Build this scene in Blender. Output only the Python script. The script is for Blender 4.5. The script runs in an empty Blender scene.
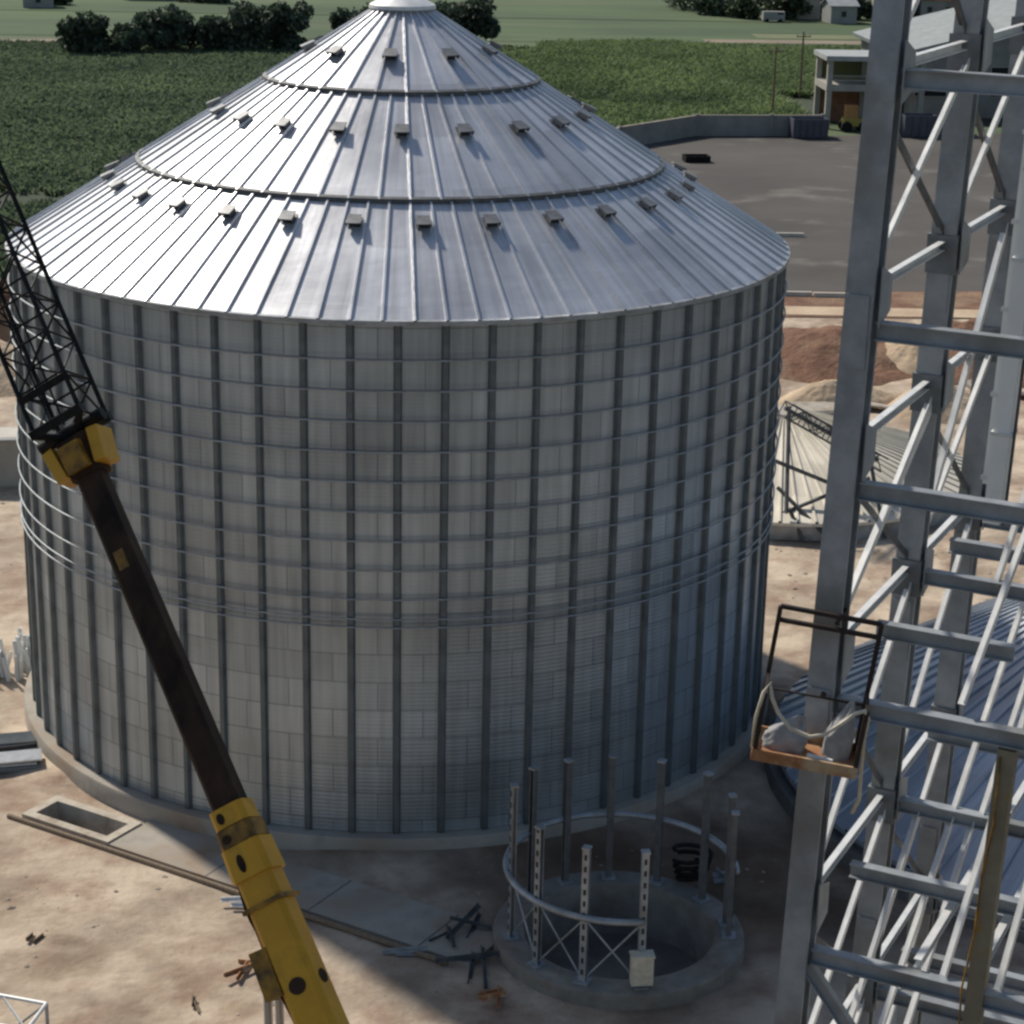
import bpy, math, random
import numpy as np
from mathutils import Vector, Matrix
R = math.radians
PI = math.pi
random.seed(7)
rng = np.random.default_rng(11)
scene = bpy.context.scene
col = scene.collection
SUN_EL, SUN_AZ = R(44), R(-38)          # azimuth measured from +Y towards +X

# ------------------------------------------------------------------ materials
def mat(name, c1, c2=None, rough=.7, metal=0., scale=1., detail=5., c3=None, scale3=.2, bump=0., bscale=20., stretch=(1, 1, 1),
        ramp=(.35, .65), ramp3=(.5, .7), rvar=0., bdist=.03):
    m = bpy.data.materials.new(name); m.use_nodes = True
    nt = m.node_tree; n = nt.nodes; l = nt.links
    b = n['Principled BSDF']
    b.inputs['Roughness'].default_value = rough; b.inputs['Metallic'].default_value = metal
    tc = n.new('ShaderNodeTexCoord'); mp = n.new('ShaderNodeMapping'); mp.inputs['Scale'].default_value = stretch
    l.new(tc.outputs['Object'], mp.inputs['Vector'])
    def noise(sc, det=detail):
        t = n.new('ShaderNodeTexNoise'); t.inputs['Scale'].default_value = sc; t.inputs['Detail'].default_value = det
        t.inputs['Roughness'].default_value = .6
        l.new(mp.outputs[0], t.inputs['Vector']); return t
    out = None
    if c2 is None: b.inputs['Base Color'].default_value = (*c1, 1)
    else:
        t = noise(scale); rp = n.new('ShaderNodeValToRGB')
        rp.color_ramp.elements[0].position, rp.color_ramp.elements[1].position = ramp
        rp.color_ramp.elements[0].color = (*c1, 1); rp.color_ramp.elements[1].color = (*c2, 1)
        l.new(t.outputs['Fac'], rp.inputs[0]); out = rp.outputs[0]
        if c3 is not None:
            t3 = noise(scale3, 6); r3 = n.new('ShaderNodeValToRGB')
            r3.color_ramp.elements[0].position, r3.color_ramp.elements[1].position = ramp3
            l.new(t3.outputs['Fac'], r3.inputs[0])
            mx = n.new('ShaderNodeMixRGB'); mx.inputs[2].default_value = (*c3, 1)
            l.new(r3.outputs[0], mx.inputs[0]); l.new(out, mx.inputs[1]); out = mx.outputs[0]
        l.new(out, b.inputs['Base Color'])
        if rvar:
            mr = n.new('ShaderNodeMapRange'); mr.inputs['To Min'].default_value = rough - rvar; mr.inputs['To Max'].default_value = rough + rvar
            l.new(t.outputs['Fac'], mr.inputs[0]); l.new(mr.outputs[0], b.inputs['Roughness'])
    if bump:
        t = noise(bscale, 6); bp = n.new('ShaderNodeBump'); bp.inputs['Strength'].default_value = bump; bp.inputs['Distance'].default_value = bdist
        l.new(t.outputs['Fac'], bp.inputs['Height']); l.new(bp.outputs[0], b.inputs['Normal'])
    m['_out'] = 1
    return m

def sheet_mat(name, base, dark, rough, metal, bw, rh, seam=.02, horiz=True):
    """galvanised sheets: UV u = metres along, v = metres up; brick rows = sheet rings"""
    m = bpy.data.materials.new(name); m.use_nodes = True
    nt = m.node_tree; n = nt.nodes; l = nt.links; b = n['Principled BSDF']
    b.inputs['Metallic'].default_value = metal
    uv = n.new('ShaderNodeUVMap')
    br = n.new('ShaderNodeTexBrick'); br.offset = .5; br.squash = 1
    br.inputs['Scale'].default_value = 1; br.inputs['Brick Width'].default_value = bw; br.inputs['Row Height'].default_value = rh
    br.inputs['Mortar Size'].default_value = seam; br.inputs['Mortar Smooth'].default_value = .6; br.inputs['Bias'].default_value = 0
    br.inputs['Color1'].default_value = (*base, 1); br.inputs['Color2'].default_value = (*[x * .80 for x in base], 1)
    br.inputs['Mortar'].default_value = (*dark, 1)
    l.new(uv.outputs[0], br.inputs['Vector'])
    ns = n.new('ShaderNodeTexNoise'); ns.inputs['Scale'].default_value = .16; ns.inputs['Detail'].default_value = 8
    mp = n.new('ShaderNodeMapping'); mp.inputs['Scale'].default_value = (1, 2.2, 1)
    l.new(uv.outputs[0], mp.inputs[0]); l.new(mp.outputs[0], ns.inputs['Vector'])
    st = n.new('ShaderNodeTexNoise'); st.inputs['Scale'].default_value = 1.6; st.inputs['Detail'].default_value = 4
    mp2 = n.new('ShaderNodeMapping'); mp2.inputs['Scale'].default_value = (2.2, .12, 1)
    l.new(uv.outputs[0], mp2.inputs[0]); l.new(mp2.outputs[0], st.inputs['Vector'])
    ad = n.new('ShaderNodeMath'); ad.operation = 'ADD'; l.new(ns.outputs['Fac'], ad.inputs[0]); l.new(st.outputs['Fac'], ad.inputs[1])
    mr = n.new('ShaderNodeMapRange'); mr.inputs['From Min'].default_value = .6; mr.inputs['From Max'].default_value = 1.4
    mr.inputs['To Min'].default_value = .62; mr.inputs['To Max'].default_value = 1.2
    l.new(ad.outputs[0], mr.inputs[0])
    mx = n.new('ShaderNodeMixRGB'); mx.blend_type = 'MULTIPLY'; mx.inputs[0].default_value = 1
    l.new(br.outputs['Color'], mx.inputs[1]); l.new(mr.outputs[0], mx.inputs[2]); l.new(mx.outputs[0], b.inputs['Base Color'])
    r2 = n.new('ShaderNodeMapRange'); r2.inputs['To Min'].default_value = rough - .1; r2.inputs['To Max'].default_value = rough + .12
    l.new(ns.outputs['Fac'], r2.inputs[0]); l.new(r2.outputs[0], b.inputs['Roughness'])
    ns2 = n.new('ShaderNodeTexNoise'); ns2.inputs['Scale'].default_value = 1.1; ns2.inputs['Detail'].default_value = 2
    l.new(mp.outputs[0], ns2.inputs['Vector'])
    bp = n.new('ShaderNodeBump'); bp.inputs['Strength'].default_value = .35; bp.inputs['Distance'].default_value = .03
    l.new(ns2.outputs['Fac'], bp.inputs['Height']); l.new(bp.outputs[0], b.inputs['Normal'])
    return m

M = {}
M['wall_sheet'] = sheet_mat('galvanised_wall_sheet', (.44, .495, .535), (.25, .285, .31), .42, .64, 2.870, .955, .030)
M['roof_sheet'] = sheet_mat('galvanised_roof_sheet', (.66, .67, .70), (.48, .50, .53), .40, .50, .96, 2.6, .006)
M['roof_blue'] = sheet_mat('shaded_roof_sheet', (.46, .50, .56), (.3, .33, .36), .45, .60, .96, 2.6, .006)  # roof sheet with blue skylit shade put into its colour
M['roof_pale'] = sheet_mat('pale_roof_sheet', (.78, .72, .60), (.42, .38, .32), .6, .1, .96, 2.6, .006)  # cream, paler and warmer than the other roof sheets
M['stiff'] = mat('stiffener_steel', (.095, .112, .122), (.15, .172, .182), .55, .45, 1.2, rvar=.08)  # darker than the sheets: front-side shade put into the colour
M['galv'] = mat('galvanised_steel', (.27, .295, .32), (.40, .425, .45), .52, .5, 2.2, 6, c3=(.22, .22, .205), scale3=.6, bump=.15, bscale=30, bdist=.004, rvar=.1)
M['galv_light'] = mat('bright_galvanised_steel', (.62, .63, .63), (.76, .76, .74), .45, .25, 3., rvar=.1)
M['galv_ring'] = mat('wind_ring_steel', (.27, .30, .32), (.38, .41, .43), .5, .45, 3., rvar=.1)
M['galv_dark'] = mat('dark_steel', (.07, .075, .08), (.13, .135, .14), .6, .4, 3.)  # dark bars and struts; also carries the shade of tower braces
M['white_trunk'] = mat('white_painted_steel', (.80, .82, .80), (.88, .88, .86), .45, .1, 1.5, c3=(.45, .44, .4), scale3=.9, ramp3=(.58, .75))
M['tan_post'] = mat('dusty_tan_painted_steel', (.20, .17, .11), (.27, .23, .155), .7, .1, 2.5, c3=(.30, .19, .04), scale3=1.4, ramp3=(.58, .64))
M['vent'] = mat('vent_steel', (.12, .125, .13), (.21, .215, .22), .5, .5, 4.)
M['vent_dark'] = mat('vent_mouth', (.025, .027, .03), rough=.8)
M['concrete'] = mat('concrete', (.30, .27, .225), (.42, .385, .33), .9, 0, .9, 8, c3=(.27, .19, .125), scale3=.45, ramp3=(.45, .7), bump=.4, bscale=6)
M['concrete_dark'] = mat('dark_concrete', (.10, .095, .085), (.17, .155, .135), .9, 0, 1.1, 8, bump=.4, bscale=6)  # darker concrete for the second footing and the slab joints
M['concrete_pale'] = mat('pale_concrete_curb', (.42, .37, .30), (.55, .49, .40), .9, 0, 2.5, 8, c3=(.28, .22, .16), scale3=1.2, bump=.3, bscale=12)
M['pit_floor'] = mat('dark_pit_floor', (.022, .021, .020), (.05, .046, .042), .8, 0, .7, 6)  # near-black floor colour
M['yellow'] = mat('yellow_crane_paint', (.56, .265, .006), (.68, .345, .010), .5, 0, 1.6, 7, c3=(.24, .13, .012), scale3=1.6, ramp3=(.56, .75), bump=.12, bscale=8, rvar=.12)
M['yellow_dirty'] = mat('greasy_yellow_paint', (.08, .038, .008), (.36, .18, .010), .6, 0, 3.5, 6, ramp=(.35, .6))
M['boom_black'] = mat('black_greased_boom_steel', (.018, .011, .008), (.075, .042, .026), .65, 0, 1.8, 8, stretch=(1, 1, .3), c3=(.008, .007, .007), scale3=.7, rvar=.12)
M['jib_black'] = mat('black_jib_paint', (.012, .012, .012), (.03, .028, .026), .55, .2, 4)
M['chrome'] = mat('hydraulic_rod_chrome', (.55, .54, .52), (.65, .64, .62), .3, .8, 2)
M['rust'] = mat('rusted_floor_plate', (.30, .12, .05), (.42, .22, .10), .75, .1, 4., 6, c3=(.5, .36, .22), scale3=2.2, ramp3=(.5, .62), bump=.3, bscale=20)
M['basket_dark'] = mat('dark_basket_frame_paint', (.014, .012, .012), (.04, .025, .02), .55, .2, 6)
M['hose'] = mat('cream_rubber_hose', (.50, .44, .33), (.66, .60, .48), .6, 0, 8)
M['sack'] = mat('pale_grey_woven_sack', (.26, .26, .27), (.36, .355, .35), .85, 0, 6, bump=.5, bscale=14)
M['dirt_mound'] = mat('red_brown_soil', (.12, .055, .032), (.23, .12, .07), .95, 0, .5, 8, c3=(.27, .18, .11), scale3=.17, ramp3=(.5, .66), bump=.8, bscale=3, bdist=.25)
M['sand'] = mat('pale_sand', (.42, .31, .205), (.54, .42, .29), .95, 0, .4, 8, bump=.6, bscale=2.5, bdist=.2)
M['wood'] = mat('weathered_timber', (.14, .10, .065), (.24, .18, .12), .85, 0, 5, stretch=(6, 1, 1))
M['blue_paint'] = mat('blue_paint', (.055, .06, .085), (.075, .08, .105), .6, 0, 1)
M['orange_paint'] = mat('orange_paint', (.34, .15, .04), (.40, .20, .06), .6, 0, 1)
M['loader_yellow'] = mat('loader_yellow_paint', (.34, .26, .05), (.40, .31, .07), .6, 0, 1)
M['rubber'] = mat('black_rubber', (.012, .012, .012), (.025, .025, .025), .9, 0, 5)
M['render_grey'] = mat('grey_render', (.20, .20, .19), (.28, .275, .26), .9, 0, .5, 6, c3=(.15, .14, .12), scale3=.12, bump=.3, bscale=2)
M['render_pale'] = mat('pale_render', (.30, .285, .25), (.38, .36, .32), .9, 0, .6, 6)
M['render_white'] = mat('white_render', (.26, .26, .25), (.33, .325, .31), .9, 0, .5)
M['render_pink'] = mat('pinkish_render', (.40, .28, .24), (.46, .33, .28), .9, 0, .5)
M['tile'] = mat('clay_roof_tile', (.20, .09, .055), (.28, .14, .09), .9, 0, 1.2)
M['metal_roof'] = mat('pale_metal_roofing', (.33, .34, .34), (.42, .43, .42), .6, .2, .8)
M['shed_roof'] = mat('grey_metal_roofing', (.22, .24, .24), (.29, .31, .31), .7, .1, .8)
M['dark_in'] = mat('dark_opening', (.012, .012, .013), rough=.9)
M['glass'] = mat('dark_window_glass', (.02, .024, .03), rough=.15)
M['bark'] = mat('bark', (.05, .04, .03), (.09, .07, .05), .95, 0, 3)
def translucent(m, f=.45):
    nt = m.node_tree; n = nt.nodes; b = n['Principled BSDF']; o = n['Material Output']; t = n.new('ShaderNodeBsdfTranslucent'); x = n.new('ShaderNodeMixShader'); x.inputs[0].default_value = f
    src = b.inputs['Base Color'].links[0].from_socket; nt.links.new(src, t.inputs['Color']); nt.links.new(b.outputs[0], x.inputs[1]); nt.links.new(t.outputs[0], x.inputs[2]); nt.links.new(x.outputs[0], o.inputs['Surface']); return m
def leafmat(name, a, b, s=.6): return translucent(mat(name, a, b, .75, 0, s, 4), .25)
M['leaf_dark'] = leafmat('dark_foliage', (.028, .044, .032), (.085, .12, .070))  # lifted foliage tone carries the far haze in its colour
M['leaf_mid'] = leafmat('mid_foliage', (.03, .05, .02), (.06, .09, .04))
M['crop_dark'] = mat('dark_crop_leaves', (.085, .120, .070), (.145, .19, .105), .8, 0, .05, 7, c3=(.18, .23, .12), scale3=.02, ramp3=(.5, .7))  # crop greens lifted and muted: distance haze put into the colour
M['crop_green'] = mat('green_crop_leaves', (.115, .165, .070), (.19, .255, .105), .8, 0, .07, 7, c3=(.060, .088, .045), scale3=.03, ramp3=(.5, .7))

translucent(M['crop_dark']); translucent(M['crop_green'])
for k_ in ('boom_black', 'jib_black', 'rubber'): M[k_].node_tree.nodes['Principled BSDF'].inputs['Specular IOR Level'].default_value = .12
# ground sheets
M['dirt'] = mat('site_dirt', (.30, .236, .172), (.545, .445, .335), .95, 0, .34, 12, c3=(.25, .16, .11), scale3=.5, ramp3=(.46, .72), bump=.7, bscale=2.2, ramp=(.36, .6), bdist=.12)
M['lot'] = mat('oily_tarmac', (.052, .046, .041), (.085, .076, .067), .9, 0, .05, 9, c3=(.17, .155, .135), scale3=.09, ramp3=(.56, .70), bump=.2, bscale=4, stretch=(1, 1.2, 1))
M['soil_field'] = mat('field_soil', (.022, .034, .016), (.042, .058, .027), .95, 0, .05, 8, c3=(.06, .052, .034), scale3=.02, ramp3=(.5, .7))
M['far_green'] = mat('far_pasture', (.038, .068, .026), (.072, .115, .042), .95, 0, .02, 8, c3=(.10, .12, .06), scale3=.012, ramp3=(.5, .7), stretch=(1, 3, 1))
M['tan_strip'] = mat('dry_track', (.17, .135, .095), (.25, .205, .145), .95, 0, .12, 8, bump=.3, bscale=2)
M['verge'] = mat('dry_grass_verge', (.11, .13, .06), (.18, .19, .09), .95, 0, .1, 8)
M['brown_earth'] = mat('dark_brown_earth', (.085, .068, .052), (.14, .112, .085), .95, 0, .05, 8, bump=.3, bscale=2)
M['stone'] = mat('loose_stone', (.22, .18, .14), (.42, .36, .29), .95, 0, 2.)
M['dim_steel'] = mat('dull_steel', (.11, .11, .11), (.17, .165, .16), .75, .2, 3.)
M['pit_mud'] = mat('grey_brown_pit_mud', (.10, .088, .076), (.18, .16, .14), .9, 0, .7, 8, bump=.4, bscale=2)
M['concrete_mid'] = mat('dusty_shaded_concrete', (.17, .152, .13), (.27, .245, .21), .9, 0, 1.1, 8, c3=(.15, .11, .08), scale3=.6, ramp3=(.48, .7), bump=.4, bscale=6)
M['joint_steel'] = mat('dull_joint_steel', (.15, .16, .17), (.22, .235, .245), .6, .4, 3.)
M['kerb'] = mat('pale_kerb_concrete', (.46, .43, .37), (.56, .53, .46), .9, 0, 1)

# ------------------------------------------------------------------ mesh builder
class MB:
    def __init__(s): s.v = []; s.f = []; s.uv = None
    def add(s, vs, fs):
        o = len(s.v); s.v += [tuple(x) for x in vs]; s.f += [tuple(i + o for i in f) for f in fs]; return s
    def box(s, c, size, rot=None):
        hx, hy, hz = size[0] / 2, size[1] / 2, size[2] / 2
        vs = [Vector((x, y, z)) for z in (-hz, hz) for x, y in ((-hx, -hy), (hx, -hy), (hx, hy), (-hx, hy))]
        if rot is not None: vs = [rot @ v for v in vs]
        c = Vector(c)
        return s.add([v + c for v in vs], [(3, 2, 1, 0), (4, 5, 6, 7), (0, 1, 5, 4), (1, 2, 6, 5), (2, 3, 7, 6), (3, 0, 4, 7)])
    def frame(s, p, q, up=None):
        p, q = Vector(p), Vector(q); d = (q - p).normalized()
        up = Vector(up) if up is not None else Vector((0, 0, 1))
        if abs(d.dot(up.normalized())) > .98: up = Vector((1, 0, 0)) if abs(d.x) < .9 else Vector((0, 1, 0))
        x = d.cross(up).normalized(); y = x.cross(d).normalized()
        return p, q, x, y
    def sect(s, p, q, poly, up=None, taper=1.):
        p, q, x, y = s.frame(p, q, up); n = len(poly)
        vs = [p + x * a + y * b for a, b in poly] + [q + x * a * taper + y * b * taper for a, b in poly]
        fs = [(i, (i + 1) % n, n + (i + 1) % n, n + i) for i in range(n)]
        fs += [tuple(range(n - 1, -1, -1)), tuple(range(n, 2 * n))]
        return s.add(vs, fs)
    def bar(s, p, q, w, h, up=None): return s.sect(p, q, [(-w / 2, -h / 2), (w / 2, -h / 2), (w / 2, h / 2), (-w / 2, h / 2)], up)
    def rod(s, p, q, r, n=8, r2=None):
        return s.sect(p, q, [(r * math.cos(2 * PI * i / n), r * math.sin(2 * PI * i / n)) for i in range(n)], None, (r2 / r) if r2 else 1.)
    def ibeam(s, p, q, w, h, t=.02, up=None):
        a, b = w / 2, h / 2; k = t / 2
        return s.sect(p, q, [(-a, -b), (a, -b), (a, -b + t), (k, -b + t), (k, b - t), (a, b - t), (a, b), (-a, b), (-a, b - t), (-k, b - t), (-k, -b + t), (-a, -b + t)], up)
    def channel(s, p, q, w, h, t=.015, up=None):
        a, b = w / 2, h / 2
        return s.sect(p, q, [(-a, -b), (a, -b), (a, -b + t), (-a + t, -b + t), (-a + t, b - t), (a, b - t), (a, b), (-a, b)], up)
    def angle(s, p, q, w, t=.012, up=None):
        return s.sect(p, q, [(-w / 2, -w / 2), (w / 2, -w / 2), (w / 2, -w / 2 + t), (-w / 2 + t, -w / 2 + t), (-w / 2 + t, w / 2), (-w / 2, w / 2)], up)
    def tube(s, pts, r, n=8, closed=False):
        pts = [Vector(p) for p in pts]; m = len(pts); base = len(s.v); px = None
        for i, p in enumerate(pts):
            d = (pts[(i + 1) % m] - pts[i - 1]) if closed else (pts[min(i + 1, m - 1)] - pts[max(i - 1, 0)])
            d.normalize()
            if px is None:
                u = Vector((0, 0, 1)) if abs(d.z) < .9 else Vector((1, 0, 0)); px = d.cross(u).normalized()
            px = (px - d * px.dot(d)).normalized(); py = d.cross(px)
            for k in range(n):
                a = 2 * PI * k / n; s.v.append(tuple(p + px * r * math.cos(a) + py * r * math.sin(a)))
        for i in range(m if closed else m - 1):
            j = (i + 1) % m
            for k in range(n):
                k2 = (k + 1) % n
                s.f.append((base + i * n + k, base + i * n + k2, base + j * n + k2, base + j * n + k))
        if not closed:
            s.f.append(tuple(base + k for k in range(n - 1, -1, -1))); s.f.append(tuple(base + (m - 1) * n + k for k in range(n)))
        return s
    def revolve(s, prof, n, a0=0., a1=2 * PI, c=(0, 0)):
        full = abs(a1 - a0 - 2 * PI) < 1e-6; m = n if full else n + 1; base = len(s.v); k = len(prof)
        for i in range(m):
            a = a0 + (a1 - a0) * i / n
            for r, z in prof: s.v.append((c[0] + r * math.cos(a), c[1] + r * math.sin(a), z))
        for i in range(n):
            j = (i + 1) % m
            for q in range(k - 1): s.f.append((base + i * k + q, base + j * k + q, base + j * k + q + 1, base + i * k + q + 1))
        return s
    def build(s, name, m, parent=None, smooth=None, off=None):
        me = bpy.data.meshes.new(name); vs = s.v
        if off is not None: vs = [(x - off[0], y - off[1], z - off[2]) for x, y, z in vs]
        me.from_pydata(vs, [], s.f); me.update()
        if isinstance(m, str): m = M[m]
        me.materials.append(m)
        if smooth:
            me.polygons.foreach_set('use_smooth', [True] * len(me.polygons)); me.update()
            if smooth is not True: me.set_sharp_from_angle(angle=R(smooth))
        o = bpy.data.objects.new(name, me); col.objects.link(o)
        if parent is not None: o.parent = parent
        return o

def tag(o, label=None, cat=None, group=None, kind=None):
    if label: o['label'] = label
    if cat: o['category'] = cat
    if group: o['group'] = group
    if kind: o['kind'] = kind
    return o
def empty(name, loc, label, cat, group=None, rz=0):
    o = bpy.data.objects.new(name, None); col.objects.link(o); o.location = loc; o.rotation_euler = (0, 0, rz); o.empty_display_size = .5
    return tag(o, label, cat, group)
def part(mb, name, m, root, smooth=None):
    """world-space mesh into a part of an unrotated root"""
    loc = root.location.copy(); p = root.parent
    while p is not None: loc += p.location; p = p.parent
    return mb.build(name, m, root, smooth, off=loc)
def copy_tree(o, parent=None):
    c = o.copy(); col.objects.link(c); c.parent = parent
    for ch in list(o.children): copy_tree(ch, c)
    return c
def set_uv(o, fn):
    me = o.data; uvl = me.uv_layers.new(name='UVMap')
    co = np.empty(len(me.vertices) * 3); me.vertices.foreach_get('co', co); co = co.reshape(-1, 3)
    out = np.empty((len(me.loops), 2)); li = np.empty(len(me.loops), int); me.loops.foreach_get('vertex_index', li)
    out[:] = fn(co)[li]
    # fix seam wrap
    for p in me.polygons:
        r = range(p.loop_start, p.loop_start + p.loop_total); us = out[list(r), 0]
        if us.max() - us.min() > UVW[0] / 2:
            for i in r:
                if out[i, 0] < UVW[0] / 2: out[i, 0] += UVW[0]
    uvl.data.foreach_set('uv', out.ravel())
UVW = [1.]

# ------------------------------------------------------------------ numpy value noise for relief
def vnoise(x, y, seed=0):
    xi, yi = np.floor(x).astype(np.int64), np.floor(y).astype(np.int64); fx, fy = x - xi, y - yi
    fx = fx * fx * (3 - 2 * fx); fy = fy * fy * (3 - 2 * fy)
    def h(a, b):
        v = (a * 374761393 + b * 668265263 + seed * 69069) & 0x7fffffff
        v = ((v ^ (v >> 13)) * 1274126177) & 0x7fffffff
        return ((v ^ (v >> 16)) & 0xffff) / 65535.
    return (h(xi, yi) * (1 - fx) + h(xi + 1, yi) * fx) * (1 - fy) + (h(xi, yi + 1) * (1 - fx) + h(xi + 1, yi + 1) * fx) * fy
def fbm(x, y, sc, oct=4, seed=0):
    s = 0; a = .5
    for k in range(oct): s = s + a * vnoise(x / sc, y / sc, seed + k * 17); sc /= 2.; a /= 2.
    return s
def grid(name, x0, x1, y0, y1, step, zf, m, cut=None, smooth=True):
    nx, ny = int((x1 - x0) / step) + 1, int((y1 - y0) / step) + 1
    X, Y = np.meshgrid(np.linspace(x0, x1, nx), np.linspace(y0, y1, ny)); Z = zf(X, Y)
    v = np.stack([X, Y, Z], -1).reshape(-1, 3)
    i = np.arange(nx * ny).reshape(ny, nx)
    f = np.stack([i[:-1, :-1], i[:-1, 1:], i[1:, 1:], i[1:, :-1]], -1).reshape(-1, 4)
    if cut is not None:
        c = v[f].mean(1); f = f[~cut(c[:, 0], c[:, 1])]
    me = bpy.data.meshes.new(name); me.vertices.add(len(v)); me.vertices.foreach_set('co', v.ravel())
    me.loops.add(f.size); me.loops.foreach_set('vertex_index', f.ravel()); me.polygons.add(len(f))
    me.polygons.foreach_set('loop_start', np.arange(len(f)) * 4); me.update(calc_edges=True)
    if smooth: me.polygons.foreach_set('use_smooth', np.ones(len(f), bool))
    me.materials.append(M[m]); me.validate()
    o = bpy.data.objects.new(name, me); col.objects.link(o); return o

# ------------------------------------------------------------------ setting
GZ = -.7
PITC = (6.55, -19.6)
pd = Vector((.83, -.558, 0)).normalized(); pn = Vector((-pd.y, pd.x, 0))     # tunnel direction and its normal towards the silo
PA = Vector((-12.55, -11.15, 0))                                             # outer west corner of the square pit
def ground_z(X, Y):
    z = GZ + (fbm(X, Y, 7., 5, 3) - .48) * .34 + (fbm(X, Y, 1.3, 3, 9) - .44) * .10
    r = np.hypot(X, Y); k = np.clip((r - 13.9) / 3.5, 0, 1)
    z = z * k + (GZ + .0) * (1 - k)
    k = np.clip((r - 14.1) / 1.6, 0, 1); z = z + .28 * (1 - k) * np.clip((-Y - 3) / 6, 0, 1)     # spoil banked on the footing
    rp = np.hypot(X - PITC[0], Y - PITC[1]); k = np.clip((rp - 3.4) / 1.6, 0, 1); z = np.where(k < 1, z * k + (GZ) * (1 - k), z)
    z = np.where(rp < 3.25, -3.4, z)
    u = (X - PA.x) * pd.x + (Y - PA.y) * pd.y; w = (X - PA.x) * pn.x + (Y - PA.y) * pn.y
    near = np.clip(np.maximum(np.maximum(-.1 - u, u - 19.5), np.maximum(-.1 - w, w - 2.6)) / .9, 0, 1)
    z = z * near + np.minimum(z, GZ) * (1 - near)
    z = np.where((u > .17) & (u < 3.58) & (w > .17) & (w < 1.5), -2.6, z)
    e = np.minimum(np.minimum(X + 45, 45 - X), np.minimum(Y + 48, 66 - Y)); k = np.clip(e / 4, 0, 1)
    return z * k + GZ * (1 - k)
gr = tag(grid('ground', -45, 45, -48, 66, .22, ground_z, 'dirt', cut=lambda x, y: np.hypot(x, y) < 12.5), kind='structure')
# dug soil darkened with the silo's shade round the tank base; compacted wheel tracks
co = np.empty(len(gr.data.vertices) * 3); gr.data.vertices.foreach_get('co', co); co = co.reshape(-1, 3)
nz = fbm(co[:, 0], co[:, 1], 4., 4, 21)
shade_soil = np.clip(1.25 - np.hypot((co[:, 0] - 9.5) / 1.35, co[:, 1] + 15.5) / 8.5 + (nz - .47) * 1.6, 0, 1)
shade_soil = np.maximum(shade_soil, np.clip(1 - (np.hypot(co[:, 0], co[:, 1]) - 14) / 2.2 + (nz - .5) * 2, 0, 1) * (co[:, 1] < 0) * np.clip((co[:, 0] + 9) / 6, 0, 1))
def track(x0, y0, x1, y1, bend):
    t = np.clip(((co[:, 0] - x0) * (x1 - x0) + (co[:, 1] - y0) * (y1 - y0)) / ((x1 - x0) ** 2 + (y1 - y0) ** 2), 0, 1)
    nx_, ny_ = -(y1 - y0), (x1 - x0); ln_ = math.hypot(nx_, ny_); px_ = x0 + (x1 - x0) * t + nx_ / ln_ * bend * np.sin(PI * t); py_ = y0 + (y1 - y0) * t + ny_ / ln_ * bend * np.sin(PI * t)
    d_ = np.hypot(co[:, 0] - px_, co[:, 1] - py_); return np.clip(1 - np.abs(d_ - .95) / .28, 0, 1) * (t > 0) * (t < 1) * np.clip(nz * 3 - .7, 0, 1)
tr_ = np.maximum(np.maximum(track(-30, -14, 4, -40, 2), track(-32, -20, -2, -26, -1.5)), track(-22, 14, -14, -26, 1.2))
fine = np.clip((fbm(co[:, 0], co[:, 1], 1.1, 4, 31) - .49) * 7, 0, 1) * np.clip((fbm(co[:, 0], co[:, 1], 5, 2, 32) - .36) * 5, 0, 1)
co[:, 2] -= tr_ * .05; gr.data.vertices.foreach_set('co', co.ravel())
va = np.ones((len(co), 4)); va[:, 0] = shade_soil; va[:, 1] = tr_; va[:, 2] = fine
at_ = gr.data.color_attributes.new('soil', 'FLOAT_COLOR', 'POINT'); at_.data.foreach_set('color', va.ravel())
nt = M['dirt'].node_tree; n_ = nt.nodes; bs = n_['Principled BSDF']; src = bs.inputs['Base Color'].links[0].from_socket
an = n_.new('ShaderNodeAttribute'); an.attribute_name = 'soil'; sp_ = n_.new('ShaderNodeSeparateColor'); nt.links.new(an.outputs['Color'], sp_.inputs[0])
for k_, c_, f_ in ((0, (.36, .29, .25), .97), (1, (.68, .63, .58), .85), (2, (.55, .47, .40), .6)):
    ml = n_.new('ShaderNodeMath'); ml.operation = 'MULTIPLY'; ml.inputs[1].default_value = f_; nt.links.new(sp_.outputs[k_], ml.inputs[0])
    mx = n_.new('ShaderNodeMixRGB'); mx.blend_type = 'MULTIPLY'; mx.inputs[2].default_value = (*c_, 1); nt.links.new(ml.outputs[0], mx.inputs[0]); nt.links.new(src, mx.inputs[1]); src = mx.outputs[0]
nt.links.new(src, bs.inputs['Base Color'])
def sheet(name, pts, z, m):
    mb = MB(); mb.add([(x, y, z) for x, y in pts], [tuple(range(len(pts)))]); return tag(mb.build(name, m), kind='structure')
base = MB(); S = 4000
ring_o = [(-S, -S), (S, -S), (S, S), (-S, S)]; ring_i = [(-45, -48), (45, -48), (45, 66), (-45, 66)]
base.add([(x, y, GZ) for x, y in ring_o + ring_i], [(0, 1, 5, 4), (1, 2, 6, 5), (2, 3, 7, 6), (3, 0, 4, 7)])
tag(base.build('terrain', 'brown_earth'), kind='structure')
sheet('pasture', [(-3500, 66.3), (3500, 66.3), (3500, 4000), (-3500, 4000)], GZ + .03, 'far_green')
sheet('parking_lot', [(17, 74), (90, 78), (90, 168), (47, 160), (33, 158.6), (23, 148), (17, 130)], GZ + .05, 'lot')
sheet('field', [(-400, 66.5), (16.9, 66.5), (16.9, 130), (22, 149), (32.5, 160), (47, 162), (47, 236), (22, 252), (-400, 252)], GZ + .06, 'soil_field')
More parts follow.
